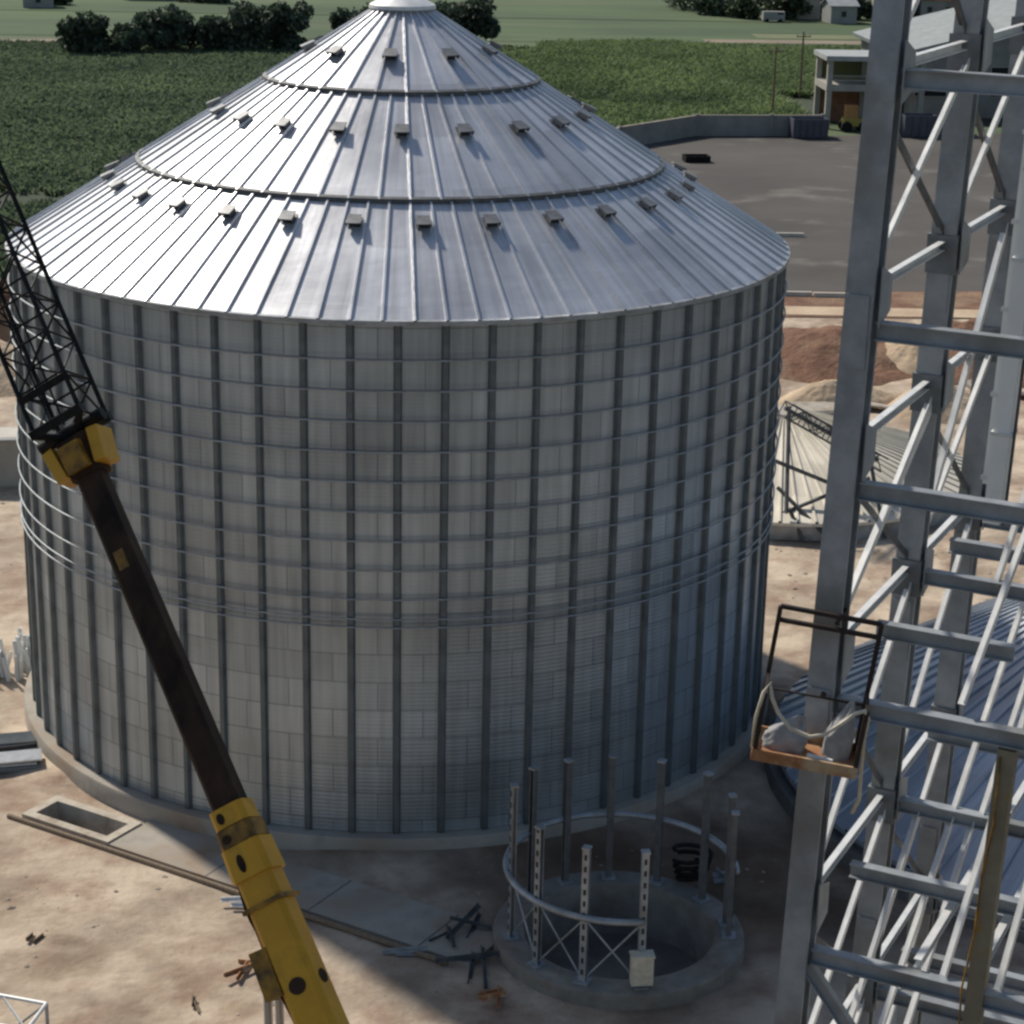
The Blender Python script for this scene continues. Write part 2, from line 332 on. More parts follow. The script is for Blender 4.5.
sheet('field', [(47, 170), (300, 172), (300, 272), (30, 268), (30, 236.1), (47, 236.1)], GZ + .07, 'soil_field')
sheet('pasture', [(-700, 251), (30, 269), (600, 292), (600, 306), (200, 304), (-700, 300)], GZ + .08, 'far_green')
sheet('pasture', [(-900, 312), (1200, 318), (1200, 470), (-900, 470)], GZ + .10, 'far_green')
sheet('path', [(50, 272), (110, 274), (110, 280), (50, 278)], GZ + .11, 'tan_strip')
sheet('verge', [(60, 281), (200, 284), (200, 291.8), (60, 289)], GZ + .12, 'verge')
sheet('path', [(-62, 252), (-46, 257), (-45, 263), (-62, 258)], GZ + .13, 'tan_strip')
sheet('hills', [(-3500, 500), (3500, 500), (3500, 3900), (-3500, 3900)], GZ + .2, 'far_green')
sheet('verge', [(12, 66.2), (92, 66.2), (92, 78.2), (17, 74.2)], GZ + .04, 'dirt_mound')
sheet('road', [(18, 67.2), (85, 64.5), (85, 67.0), (18, 70)], GZ + .06, 'sand')
kb = MB()
for x, y, L in ((28.2, 72.6, 3.2), (31.8, 72.4, 3.6), (24.4, 72.8, 2.6)):
    pass
for i, (x, y, L) in enumerate(((28.6, 73.2, 2.6), (31.8, 72.9, 3.6), (31.6, 97.0, 4.2))):
    k = MB(); k.box((x, y, GZ + .2), (L, .28, .32), Matrix.Rotation(R(-2), 3, 'Z'))
    tag(k.build('kerb_block', 'kerb'), ['pale concrete kerb length by the silo wall beyond the red soil', 'longer pale kerb length left of the steel tower column', 'pale kerb bar alone out on the dark tarmac'][i], 'kerb', 'pale kerb lengths on the tarmac')

# ------------------------------------------------------------------ crops (stuff)
def tufts(name, XY, h, w, m, blades=6):
    n = len(XY); N = n * blades
    P = np.repeat(XY, blades, 0) + rng.normal(0, .28, (N, 2)); a = rng.uniform(0, 2 * PI, N)
    H = h * rng.uniform(.55, 1.25, N); W = w * rng.uniform(.6, 1.4, N); lean = rng.uniform(.3, 1.1, N) * H
    d = np.stack([np.cos(a), np.sin(a)], -1); t = np.stack([-d[:, 1], d[:, 0]], -1)
    z0 = np.full(N, GZ)
    v = np.empty((N, 4, 3))
    v[:, 0, :2] = P - t * W[:, None] * .3; v[:, 0, 2] = z0
    v[:, 1, :2] = P + t * W[:, None] * .3; v[:, 1, 2] = z0
    v[:, 2, :2] = P + d * (lean * .6)[:, None] + t * W[:, None]; v[:, 2, 2] = z0 + H * .8
    v[:, 3, :2] = P + d * lean[:, None] - t * W[:, None] * .7; v[:, 3, 2] = z0 + H
    me = bpy.data.meshes.new(name); me.vertices.add(N * 4); me.vertices.foreach_set('co', v.ravel())
    me.loops.add(N * 4); me.loops.foreach_set('vertex_index', np.arange(N * 4)); me.polygons.add(N)
    me.polygons.foreach_set('loop_start', np.arange(N) * 4); me.update(calc_edges=True)
    me.materials.append(M[m]); o = bpy.data.objects.new(name, me); col.objects.link(o); return o
def rand_in(n, x0, x1, y0, y1, keep):
    p = np.stack([rng.uniform(x0, x1, n), rng.uniform(y0, y1, n)], -1); return p[keep(p[:, 0], p[:, 1])]
gap = lambda x, y: fbm(x, y, 22., 3, 40) > .30
left = rand_in(33000, -85, 30, 67, 251, lambda x, y: (x < 16.5 - 0 * y) & gap(x, y) | (y > 151) & (x < 24))
left2 = left[:, 0] < 8
tag(tufts('crop_plants', left[left2], .75, .17, 'crop_dark', 9), 'dark green low crop covering the field behind the silo', 'crop', kind='stuff')
right = np.concatenate([left[~left2], rand_in(17000, 22, 100, 161, 266, lambda x, y: ((x < 46) | (y > 172)) & (y > 160 + (x > 33) * 1.5))])
right = right[right[:, 1] < 268 - 22 * fbm(right[:, 0], right[:, 1], 14., 3, 8)]
right = right[~((right[:, 0] > 48) & (right[:, 1] < 196))]
tag(tufts('crop_plants', right, 1.1, .17, 'crop_green', 10), 'tall bright green crop standing beyond the grey boundary wall', 'crop', kind='stuff')

# ------------------------------------------------------------------ trees
def tree(x, y, w, h, label, m='leaf_dark', n=1500, low=.0, group='dark trees along the field edge', name='leafy_tree', leaf=.55):
    t = empty(name, (x, y, GZ), label, 'tree', group)
    tr = MB(); tr.rod((0, 0, 0), (.1, 0, h * .45), .22, 8, .13)
    for k in range(5):
        a = k * 1.3; tr.rod((0.06, 0, h * .3), (math.cos(a) * w * .28, math.sin(a) * w * .28, h * (.55 + .06 * k)), .11, 6, .04)
    tr.build('trunk', 'bark', t)
    cl = [(rng.uniform(-.36, .36) * w, rng.uniform(-.3, .3) * w, h * rng.uniform(.38 if not low else .12, .78), rng.uniform(.17, .28) * w) for _ in range(13)]
    cl.append((0, 0, h * .72, w * .25))
    c = np.array(cl)[rng.integers(0, len(cl), n)]
    d = rng.normal(size=(n, 3)); d /= np.linalg.norm(d, axis=1)[:, None]
    P = c[:, :3] + d * c[:, 3:4] * (rng.uniform(.35, 1.05, n) ** .6)[:, None] * np.array([1, 1, .8]); P[:, 2] = np.clip(P[:, 2], .25, h * 1.02)
    a = rng.normal(size=(n, 3)); a /= np.linalg.norm(a, axis=1)[:, None]; b = np.cross(a, rng.normal(size=(n, 3))); b /= np.linalg.norm(b, axis=1)[:, None]
    s = leaf * rng.uniform(.5, 1.2, n)[:, None]
    v = np.stack([P - a * s, P - b * s * .6, P + a * s, P + b * s * .6], 1).reshape(-1, 3)
    mb = MB(); mb.v = [tuple(q) for q in v]; mb.f = [(4 * i, 4 * i + 1, 4 * i + 2, 4 * i + 3) for i in range(n)]
    mb.build('crown', m, t); return t
for x, y, w, h, lb in (
    (-46, 236, 6.4, 6.6, 'dark round tree at the left end of the hedge row'),
    (-40.5, 238, 5.5, 4.6, 'low dark tree filling the dip right of the leftmost tree'),
    (-34.5, 241, 7.6, 7.4, 'tall dark tree in the left middle of the hedge row'),
    (-28.6, 243, 6, 5.4, 'lower dark tree between the two tallest hedge trees'),
    (-23.5, 245, 7.2, 7.6, 'tall dark tree left in the dense clump above the roof slope'),
    (-18.2, 246, 7.2, 7.6, 'dark tree at the right end of the left hedge row'),
    (-8.6, 250, 6, 6.6, 'dark tree just left of the silo peak'),
    (-4.2, 254, 7.0, 7.4, 'dark tree half hidden behind the silo peak'),
    (6.2, 256, 7.6, 7.4, 'dark tree just right of the silo peak'),
    (10.6, 258, 7.0, 8.2, 'rounded dark tree farthest right of the silo peak')):
    tree(x, y, w * 1.2, h * 1.0, lb, n=2600, low=1)
tl = ['mid green tree in front of the far white house', 'dark tree between the far houses at the top edge', 'small tree right of the far white house', 'dark far tree behind the steel tower top', 'bushy tree at the top right corner', 'low dark tree right of the pinkish house', 'leafy tree left of the far white van', 'mid green tree beside the far tall house', 'dark leafy tree at the far right behind the shed', 'small dark tree on the far top left edge', 'low bushy tree on the top left skyline', 'dark bush tree behind the pale far lawn']
for i, (x, y, w, h) in enumerate(((72, 322, 8, 6), (79, 330, 8, 8), (90, 326, 6, 5), (97, 328, 9, 9), (117, 322, 10, 9), (109, 316, 6, 5.5), (64, 322, 6, 4.5), (84.5, 324, 6, 5), (124, 318, 11, 10), (-66, 330, 7, 5), (-38, 340, 10, 6), (58, 330, 9, 5))):
    tree(x, y, w, h, tl[i], 'leaf_mid' if i % 3 == 0 else 'leaf_dark', 1100, 1, 'trees among the far houses', leaf=.6)

nw = 9000
P = np.stack([rng.uniform(52, 150, nw), rng.uniform(338, 352, nw), np.zeros(nw)], -1)
P[:, 2] = GZ + rng.uniform(0, 1, nw) ** .7 * (5 + 5.5 * fbm(P[:, 0], P[:, 1], 9., 3, 77))
a = rng.normal(size=(nw, 3)); a /= np.linalg.norm(a, axis=1)[:, None]; b = np.cross(a, rng.normal(size=(nw, 3))); b /= np.linalg.norm(b, axis=1)[:, None]
sz = .75 * rng.uniform(.5, 1.2, nw)[:, None]; mb = MB()
mb.v = [tuple(q) for q in np.stack([P - a * sz, P - b * sz * .6, P + a * sz, P + b * sz * .6], 1).reshape(-1, 3)]; mb.f = [(4 * i, 4 * i + 1, 4 * i + 2, 4 * i + 3) for i in range(nw)]
tag(mb.build('far_wood', 'leaf_dark'), 'dark belt of far trees behind the houses on the skyline', 'wood', kind='stuff')

# ------------------------------------------------------------------ far houses
def house(x, y, w, d, h, rh, wallm, roofm, label, rz=0):
    t = empty('house', (x, y, GZ), label, 'house', 'far houses on the skyline', R(rz))
    b = MB(); b.box((0, 0, h / 2), (w, d, h)); b.add([(-w / 2, -d / 2, h), (-w / 2, d / 2, h), (-w / 2, 0, h + rh - .15), (w / 2, -d / 2, h), (w / 2, d / 2, h), (w / 2, 0, h + rh - .15)], [(0, 2, 1), (3, 4, 5)])
    b.build('wall', wallm, t)
    r = MB(); o = .4
    for s in (-1, 1):
        r.add([(-w / 2 - o, s * (d / 2 + o), h - .1), (w / 2 + o, s * (d / 2 + o), h - .1), (w / 2 + o, 0, h + rh), (-w / 2 - o, 0, h + rh),
               (-w / 2 - o, s * (d / 2 + o), h + .05), (w / 2 + o, s * (d / 2 + o), h + .05), (w / 2 + o, 0, h + rh + .15), (-w / 2 - o, 0, h + rh + .15)],
              [(0, 1, 2, 3), (4, 5, 6, 7), (0, 1, 5, 4), (0, 3, 7, 4), (1, 2, 6, 5)])
    r.build('roof', roofm, t)
    for k in range(max(1, int(w / 3.2))):
        wx = -w / 2 + (k + .5) * w / max(1, int(w / 3.2)); q = MB(); q.box((wx, -d / 2 - .02, h * .55), (1.1, .08, 1.2)); fr = q.build('window', 'render_white', t)
        q = MB(); q.box((wx, -d / 2 - .07, h * .55), (.9, .04, 1.0)); q.build('pane', 'glass', fr)
house(74.5, 326, 8, 7, 4, 1.6, 'render_pale', 'tile', 'pale house with clay roof left among the far houses')
house(81, 317, 5, 5, 3.2, 1.2, 'render_white', 'metal_roof', 'white house with pale roof near the far lawn', 8)
house(92, 324, 7, 6, 5.5, 1.4, 'render_pale', 'tile', 'taller pale house in the middle of the far houses', -5)
house(101, 327, 7, 7, 4, 1.5, 'render_white', 'tile', 'white house with clay roof beside the tower column', 4)
house(110, 320, 10, 6, 3.2, 1.4, 'render_pink', 'tile', 'pinkish house with clay roof behind the steel tower top')
house(-67, 322, 5.5, 5, 2.8, 1.2, 'render_white', 'metal_roof', 'small white roofed house at the top left edge', 10)
house(-50, 345, 8, 6, 3, 1.2, 'render_pale', 'tile', 'clay roofed house on the top left skyline')
# parked van by the far houses
v = empty('parked_van', (68.5, 316, GZ), 'small white van parked left of the far houses', 'van')
b = MB(); b.sect((-2, 0, 0), (2, 0, 0), [(-.9, .35), (.9, .35), (.9, 1.2), (.75, 1.95), (-.75, 1.95), (-.9, 1.2)], (0, 0, 1)); b.build('body', 'render_white', v)
b = MB(); b.box((1.2, 0, 1.5), (1.1, 1.72, .5)); b.build('window', 'glass', v)
for sx in (-1.25, 1.25):
    for sy in (-.85, .85):
        b = MB(); b.rod((sx, sy - .1, .34), (sx, sy + .1, .34), .34, 14); b.build('wheel', 'rubber', v)

# ------------------------------------------------------------------ boundary wall, depot, shed and what stands there
w = empty('boundary_wall', (24, 150, GZ), 'long grey rendered wall between dark tarmac and green crop', 'wall')
pts = [(17.2, 133), (23.2, 147.8), (33, 158.8), (41.5, 159.6), (47.5, 160.4)]
b = MB()
for p, q in zip(pts, pts[1:]):
    b.bar((*p, GZ + 1.15), (*q, GZ + 1.15), .22, 2.3)
part(b, 'wall_panel', 'render_grey', w)
for p in pts:
    b = MB(); b.box((p[0], p[1], GZ + 1.23), (.42, .42, 2.46)); part(b, 'pillar', 'render_grey', w)
b = MB()
for p, q in zip(pts, pts[1:]): b.bar((*p, GZ + 2.33), (*q, GZ + 2.33), .32, .07)
part(b, 'coping', 'concrete', w)

d = empty('open_depot', (53, 170, GZ), 'open two storey concrete frame with flat pale roof at the lot edge', 'building')
for x in (49.2, 54.6, 60):
    for y in (166.4, 173):
        b = MB(); b.box((x, y, GZ + 3.9), (.62, .62, 7.8)); part(b, 'column', 'render_pale', d)
b = MB(); b.box((54.6, 169.7, GZ + 4.75), (11.5, 7.3, .75)); part(b, 'floor_slab', 'render_pale', d)
b = MB(); b.box((54.6, 169.7, GZ + 8.1), (12, 7.9, .55)); part(b, 'roof', 'metal_roof', d)
b = MB(); b.box((54.6, 173.2, GZ + 2.2), (11, .2, 4.4)); part(b, 'back_wall', 'tile', d)
b = MB(); b.box((54.6, 173.2, GZ + 6.4), (11, .2, 2.5)); part(b, 'back_wall', 'verge', d)
b = MB(); b.box((54.6, 166.3, GZ + 5.6), (10.8, .08, .12)); b.box((54.6, 166.3, GZ + 6.1), (10.8, .08, .1)); part(b, 'railing', 'render_pale', d)

s = empty('storage_shed', (70, 180, GZ), 'wide grey shed with sloping metal roof behind the steel tower', 'shed')
X0, X1 = 60.8, 92
b = MB(); b.add([(X0, 178, GZ), (X1, 178, GZ), (X1, 178, GZ + 15.2), (X0, 178, GZ + 7.3), (X0, 204, GZ), (X1, 204, GZ), (X1, 204, GZ + 15.2), (X0, 204, GZ + 7.3)], [(0, 1, 2, 3), (4, 7, 6, 5), (0, 3, 7, 4), (1, 5, 6, 2)])
part(b, 'wall', 'render_grey', s)
b = MB(); b.bar((X0 - 1, 191, GZ + 7.55), (X1 + .3, 191, GZ + 15.75), 28, .5); part(b, 'roof', 'shed_roof', s)
for x, z, wd, hh in ((64.6, 5.1, 4.2, 1.25), (64.4, 3.0, 4.6, .7), (73.6, 5.4, 4.6, 1.5), (73.6, 3.1, 4.4, .8), (81, 5.6, 4.6, 1.5), (81, 3.0, 4.6, .8)):
    q = MB(); q.box((x, 177.95, GZ + z), (wd + .3, .16, hh + .3)); f = part(q, 'window', 'render_pale', s)
    q = MB(); q.box((x, 177.85, GZ + z), (wd, .06, hh)); part(q, 'pane', 'dark_in', f)
g = empty('wheel_loader', (52.2, 164.6, GZ), 'yellow and orange loader parked under the open depot', 'loader')
b = MB(); b.box((52, 164.6, GZ + 1.1), (2.6, 1.6, .9)); part(b, 'body', 'loader_yellow', g)
b = MB(); b.sect((50.9, 164.6, GZ + 1.5), (52.3, 164.6, GZ + 1.5), [(-.7, 0), (.7, 0), (.6, 1.5), (-.6, 1.5)], (0, 0, 1)); part(b, 'cab', 'orange_paint', g)
b = MB(); b.sect((53.6, 163.8, GZ + .4), (53.6, 165.4, GZ + .4), [(-.1, -.3), (.6, -.3), (.9, .5), (-.1, .4)], (0, 0, 1)); part(b, 'bucket', 'rubber', g)
for sx in (51, 53):
    for sy in (163.7, 165.5):
        b = MB(); b.rod((sx, sy - .22, GZ + .62), (sx, sy + .22, GZ + .62), .62, 18); part(b, 'wheel', 'rubber', g)
def container(x, y, L, wd, h, m, label, rz=0):
    t = empty('skip_container', (x, y, GZ), label, 'container', 'containers at the lot edge', R(rz))
    b = MB(); b.sect((-L / 2, 0, .12), (L / 2, 0, .12), [(-wd / 2, 0), (wd / 2, 0), (wd / 2 + .15, h), (wd / 2 + .05, h), (wd / 2 - .05, .1), (-wd / 2 + .05, .1), (-wd / 2 - .05, h), (-wd / 2 - .15, h)], (0, 0, 1)); b.build('shell', m, t)
    for k in range(int(L / .8) + 1):
        for sg in (-1, 1):
            q = MB(); q.bar((-L / 2 + .05 + k * (L - .1) / int(L / .8), sg * (wd / 2 + .04), .14), (-L / 2 + .05 + k * (L - .1) / int(L / .8), sg * (wd / 2 + .19), h + .1), .1, .08); q.build('rib', m, t)
    for sx in (-1, 1):
        q = MB(); q.box((sx * L / 2 * .98, 0, h / 2 + .12), (.08, wd, h)); q.build('end_plate', m, t)
container(45.6, 158.6, 4.0, 2, 2.1, 'blue_paint', 'blue open skip against the end of the boundary wall', 3)
container(58.5, 160.6, 3.6, 2, 2.4, 'blue_paint', 'blue open skip seen behind the tower near column', 0)
container(30.3, 139, 2.6, 1.6, .6, 'rubber', 'low dark open tray lying out on the tarmac', 5)

# ------------------------------------------------------------------ soil mounds
def mound(x, y, rx, ry, h, m, label, seed, rz=0, cat='soil heap'):
    n, k = 130, 46; mb = MB(); vs = []
    for i in range(k + 1):
        r = i / k
        for j in range(n):
            a = 2 * PI * j / n; xx, yy = math.cos(a) * r, math.sin(a) * r
            wob = 1 + .28 * (float(fbm(np.array(math.cos(a) * 2 + seed), np.array(math.sin(a) * 2), 1., 3, seed)) - .45)
            z = h * (max(0, 1 - r ** 1.5)) * (.62 + .85 * float(fbm(np.array(xx * rx + 50), np.array(yy * ry + 50), 3., 5, seed)) + .0) + .30 * (float(fbm(np.array(xx * rx + 9), np.array(yy * ry + 9), .9, 3, seed + 5)) - .45) * (1 - r ** 4) - .25 * r
            vs.append((xx * rx * wob, yy * ry * wob, z))
    fs = [(i * n + j, i * n + (j + 1) % n, (i + 1) * n + (j + 1) % n, (i + 1) * n + j) for i in range(k) for j in range(n)]
    mb.add(vs, fs); o = mb.build('soil_heap', m, None, True); o.location = (x, y, GZ + .05); o.rotation_euler.z = R(rz)
    return tag(o, label, cat, 'soil heaps behind the silo')
mound(27.5, 55, 7.5, 8, 1.5, 'dirt_mound', 'red brown soil heap between silo edge and tower near column', 3)
mound(25.8, 43.5, 5, 2.6, 1.3, 'sand', 'pale sand ridge in front of the left red soil heap', 8, 25)
mound(37.5, 54.5, 7.5, 8, 2.3, 'dirt_mound', 'large red brown soil heap seen between the tower columns', 12)
mound(33.0, 53, 3.8, 3.6, 2.3, 'sand', 'pale steep sand heap just right of the tower near column', 21)
mound(31.8, 41.5, 3.6, 3.2, 1.7, 'sand', 'low pale sand heap at the foot of the large red heap', 33)
mound(40.5, 46, 4.6, 4, 2.0, 'dirt_mound', 'smaller red soil heap farthest right behind the tower', 41)

for i, (x, y, z, L_, w_, rx, rz, lb) in enumerate(((24.2, 40.6, .35, 3.4, 1.6, 14, 22, 'pale broken slab tilted at the foot of the left sand ridge'), (27.9, 41.6, .25, 2.4, 1.3, -10, -18, 'pale flat slab just left of the tower near column'),
        (35.2, 45.5, .5, 2.8, 1.6, 18, 35, 'pale slab leaning on the red heap behind the tower'), (38.6, 44.2, .3, 3.4, .8, 6, -12, 'long pale slab lying right of the tower middle column'))):
    mb = MB(); mb.sect((-L_ / 2, 0, 0), (L_ / 2, 0, 0), [(-w_ / 2, -.1), (w_ / 2 * .8, -.12), (w_ / 2, .02), (w_ / 2 * .7, .12), (-w_ / 2 * .9, .1)], (0, 0, 1), .8)
    o = tag(mb.build('broken_slab', 'concrete_pale'), lb, 'slab', 'broken slabs on the soil heaps'); o.location = (x, y, GZ + z); o.rotation_euler = (R(rx), R(4), R(rz))
for x, y, h_, lb in ((44.5, 176, 8.5, 'wooden utility pole standing in the green crop left of the depot'), (51.5, 196, 8.5, 'farther wooden utility pole behind the open depot')):
    t = empty('utility_pole', (x, y, GZ), lb, 'pole', 'utility poles in the crop')
    mb = MB(); mb.rod((0, 0, 0), (0, 0, h_), .16, 10, .11); mb.build('pole', 'wood', t)
    mb = MB(); mb.box((0, -.14, h_ - .6), (1.9, .12, .14)); mb.build('crossarm', 'wood', t)
    for sx in (-.8, 0.25, .8):
        mb = MB(); mb.rod((sx, -.14, h_ - .53), (sx, -.14, h_ - .3), .06, 8); mb.build('insulator', 'render_white', t)

# ------------------------------------------------------------------ main silo
RW, H, RR, HR = 13.7, 16.95, 13.82, 8.44
apex = H + HR
cone = lambda r: H + HR * (RR - r) / RR
silo = empty('grain_silo', (0, 0, 0), 'huge galvanized round grain silo with ribbed wall and stepped conical roof', 'silo')
prof = []; ring_h = .9425; n_w = 126; pitch = H / n_w
for i in range(n_w * 4 + 1):
    prof.append((RW + .003 * math.sin(2 * PI * i / 4), i * pitch / 4))
mb = MB(); mb.revolve(prof, 240)
wl = mb.build('wall', 'wall_sheet', silo, True)
UVW[0] = 2 * PI * RW
set_uv(wl, lambda c: np.stack([(np.arctan2(c[:, 1], c[:, 0]) % (2 * PI)) * RW + .717, c[:, 2] - .43], -1))
A0 = -PI / 2 - R(.4)
st_mb = MB(); st_mb.sect((RW + .06, 0, .02), (RW + .06, 0, H - .06), [(-.13, -.05), (-.075, -.05), (-.06, .065), (.06, .065), (.075, -.05), (.13, -.05), (.075, .08), (-.075, .08)], (1, 0, 0))
proto = st_mb.build('wall_stiffener', 'stiff', silo)
for k in range(60):
    o = proto if k == 0 else proto.copy()
    if k: col.objects.link(o); o.parent = silo
    o.rotation_euler.z = A0 + k * 2 * PI / 60
ring_z = [15.71 - .955 * k for k in range(9)] + [7.42, 7.14]
for z in ring_z:
    mb = MB(); rr = RW + .19
    mb.tube([(rr * math.cos(2 * PI * i / 180), rr * math.sin(2 * PI * i / 180), z) for i in range(180)], .030, 8, True)
    mb.build('wind_ring', 'galv_ring', silo, True)
# roof in three overlapping tiers
tiers = [(9.20, 13.90, 90, 0.), (4.72, 9.34, 60, .07), (1.02, 4.86, 30, .14)]
ct, sn = RR / math.hypot(RR, HR), HR / math.hypot(RR, HR)
for r0, r1, nr, lift in tiers:
    mb = MB(); N = nr * 4
    ph = R(1.65) - PI / 2
    z0, z1 = cone(r0) + lift, cone(r1) + lift
    # panel surface with raised ribs: profile per rib pitch
    aw0, aw1 = .055, .055
    vs = []
    for k in range(nr):
        a = ph + 2 * PI * k / nr
        for da, up in ((-1.0, 0), (-.6, .07), (.6, .07), (1.0, 0)):
            for r, z in ((r0, z0), (r1, z1)):
                w_ = min(.055, r * .5 * 2 * PI / nr / 2)
                ang = a + da * w_ / r
                vs.append(((r + up * sn) * math.cos(ang), (r + up * sn) * math.sin(ang), z + up * ct))
    nv = len(vs) // 2; fs = [(2 * i, 2 * i + 1, (2 * i + 3) % len(vs), (2 * i + 2) % len(vs)) for i in range(nv)]
    mb.add(vs, fs)
    # drip lip at the lower edge
    mb.revolve([(r1, z1 - .005), (r1 + .01, z1 - .09), (r1 - .03, z1 - .10)], 180)
    o = mb.build('roof', 'roof_sheet', silo)
    UVW[0] = 100.
    set_uv(o, lambda c: np.stack([(((np.arctan2(c[:, 1], c[:, 0]) - ph) / (2 * PI)) % 1) * 100 * .96 * nr / 96, np.hypot(c[:, 0], c[:, 1]) * 1.17], -1))
    if lift:
        mb = MB(); mb.revolve([(r1 - .10, z1 + .115), (r1 + .035, z1 + .06), (r1 + .045, z1 - .115), (r1 - .06, z1 - .118)], 180)
        mb.build('roof_step_flashing', 'galv_dark', silo)
mb = MB(); mb.revolve([(13.68, H - .12), (13.94, H - .16), (13.94, H - .02), (13.72, H + .02)], 180); mb.build('eave_trim', 'galv', silo, 40)
mb = MB(); mb.revolve([(.0, cone(1.0) + .75), (.55, cone(1.0) + .62), (1.16, cone(1.0) + .30), (1.18, cone(1.0) + .18), (1.02, cone(1.0) + .12)], 40); cp = mb.build('roof_cap', 'galv_light', silo, 35)
mb = MB(); mb.revolve([(.98, cone(1.0) + .18), (1.0, cone(1.0) - .1)], 40); mb.build('collar', 'galv', cp)
# roof vents, each a gooseneck box with a tilted hood
def vent_at(radius, ang, lift, first=[None]):
    if first[0] is None:
        th = math.atan2(HR, RR); rot = Matrix.Rotation(th, 3, 'Y')     # local x points down the slope
        b = MB(); b.box((0, 0, .15), (.42, .46, .34)); b.box((-.05, 0, .02), (.66, .66, .03)); b.v = [tuple(rot @ (Vector((q[0] * .68, q[1] * .68, q[2] * .52)))) for q in b.v]
        v_ = b.build('roof_vent', 'vent', silo)
        h = MB(); h.add([(-.34, -.30, .30), (-.34, .30, .30), (.42, .36, .42), (.42, -.36, .42), (-.30, -.30, .36), (-.30, .30, .36), (.44, .36, .50), (.44, -.36, .50)],
                        [(0, 1, 2, 3), (7, 6, 5, 4), (0, 3, 7, 4), (1, 5, 6, 2), (3, 2, 6, 7), (0, 4, 5, 1)])
        h.add([(.42, -.36, .42), (.42, -.34, .16), (.2, -.30, .14), (-.2, -.3, .32), (.42, .36, .42), (.42, .34, .16), (.2, .30, .14), (-.2, .3, .32)], [(0, 1, 2, 3), (7, 6, 5, 4)])
        h.v = [tuple(rot @ (Vector((q[0] * .68, q[1] * .68, q[2] * .52)))) for q in h.v]; h.build('hood', 'vent', v_)
        m_ = MB(); m_.box((.235, 0, .21), (.05, .5, .28)); m_.v = [tuple(rot @ (Vector((q[0] * .68, q[1] * .68, q[2] * .52)))) for q in m_.v]; m_.build('mouth', 'vent_dark', v_)
        first[0] = v_; o = v_
    else: o = copy_tree(first[0], silo)
    o.location = (radius * math.cos(ang), radius * math.sin(ang), cone(radius) + lift + .02); o.rotation_euler.z = ang
    return o
for k in range(30): vent_at(10.2, -PI / 2 + R(3.8) + k * R(12), 0.)
for k in range(20): vent_at(6.5, -PI / 2 + k * R(18), .07)
for k in range(10): vent_at(3.2, -PI / 2 - R(7) + k * R(36), .14)
mb = MB(); mb.revolve([(13.3, -.01), (13.75, -.01), (14.12, -.03), (14.16, -.10), (14.18, -1.1)], 180); mb.build('foundation', 'concrete', silo, 30)

# ------------------------------------------------------------------ second silo: its roof on the ground
def low_silo(name, cx, cy, r, hr, zb, wall_h, m, label, nrib, wm):
    t = empty(name, (cx, cy, GZ), label, 'silo roof')
    mb = MB(); mb.revolve([(r - .15, zb), (r - .15, zb + wall_h)], 150); mb.build('wall', wm, t, True)
    for k in range(60):
        pass
    z1 = zb + wall_h; mb = MB(); vs = []
    for k in range(nrib):
        a = 2 * PI * k / nrib
        for da, up in ((-1.0, 0), (-.62, .09), (.62, .09), (1.0, 0)):
            for q, z in ((.8, z1 + hr * (r - .8) / r), (r, z1)):
                w_ = min(.085, q * .6 * PI / nrib); vs.append((q * math.cos(a + da * w_ / q), q * math.sin(a + da * w_ / q), z + up))
    nv = len(vs) // 2; mb.add(vs, [(2 * i, 2 * i + 1, (2 * i + 3) % len(vs), (2 * i + 2) % len(vs)) for i in range(nv)])
    mb.revolve([(r, z1), (r + .02, z1 - .14), (r - .1, z1 - .15)], 150)
    o = mb.build('roof', m, t); UVW[0] = 100.
    set_uv(o, lambda c: np.stack([((np.arctan2(c[:, 1], c[:, 0]) / (2 * PI)) % 1) * .96 * nrib, np.hypot(c[:, 0], c[:, 1])], -1) if False else np.stack([((np.arctan2(c[:, 1], c[:, 0]) / (2 * PI)) % 1) * 100 * .96 * nrib / 96, np.hypot(c[:, 0], c[:, 1])], -1))
    mb = MB(); mb.revolve([(0, z1 + hr * .97), (1.0, z1 + hr * .95), (1.02, z1 + hr * .9)], 30); mb.build('roof_cap', m, t)
    return t, z1
t2, z1 = low_silo('silo_roof', 27.1, -8.6, 13.8, 8.44, 0, .9, 'roof_blue', 'blue grey ribbed conical silo roof sitting low on the ground under the tower', 90, 'stiff')
mb = MB(); mb.revolve([(13.2, .55), (14.1, .5), (14.2, -.2)], 150); mb.build('foundation', 'concrete_dark', t2, 30)
t3, z3 = low_silo('silo_roof', 19.6, 27.6, 10.0, 3.0, 0, .9, 'roof_pale', 'pale cream low cone roof lying in the sun behind the silo', 72, 'galv')

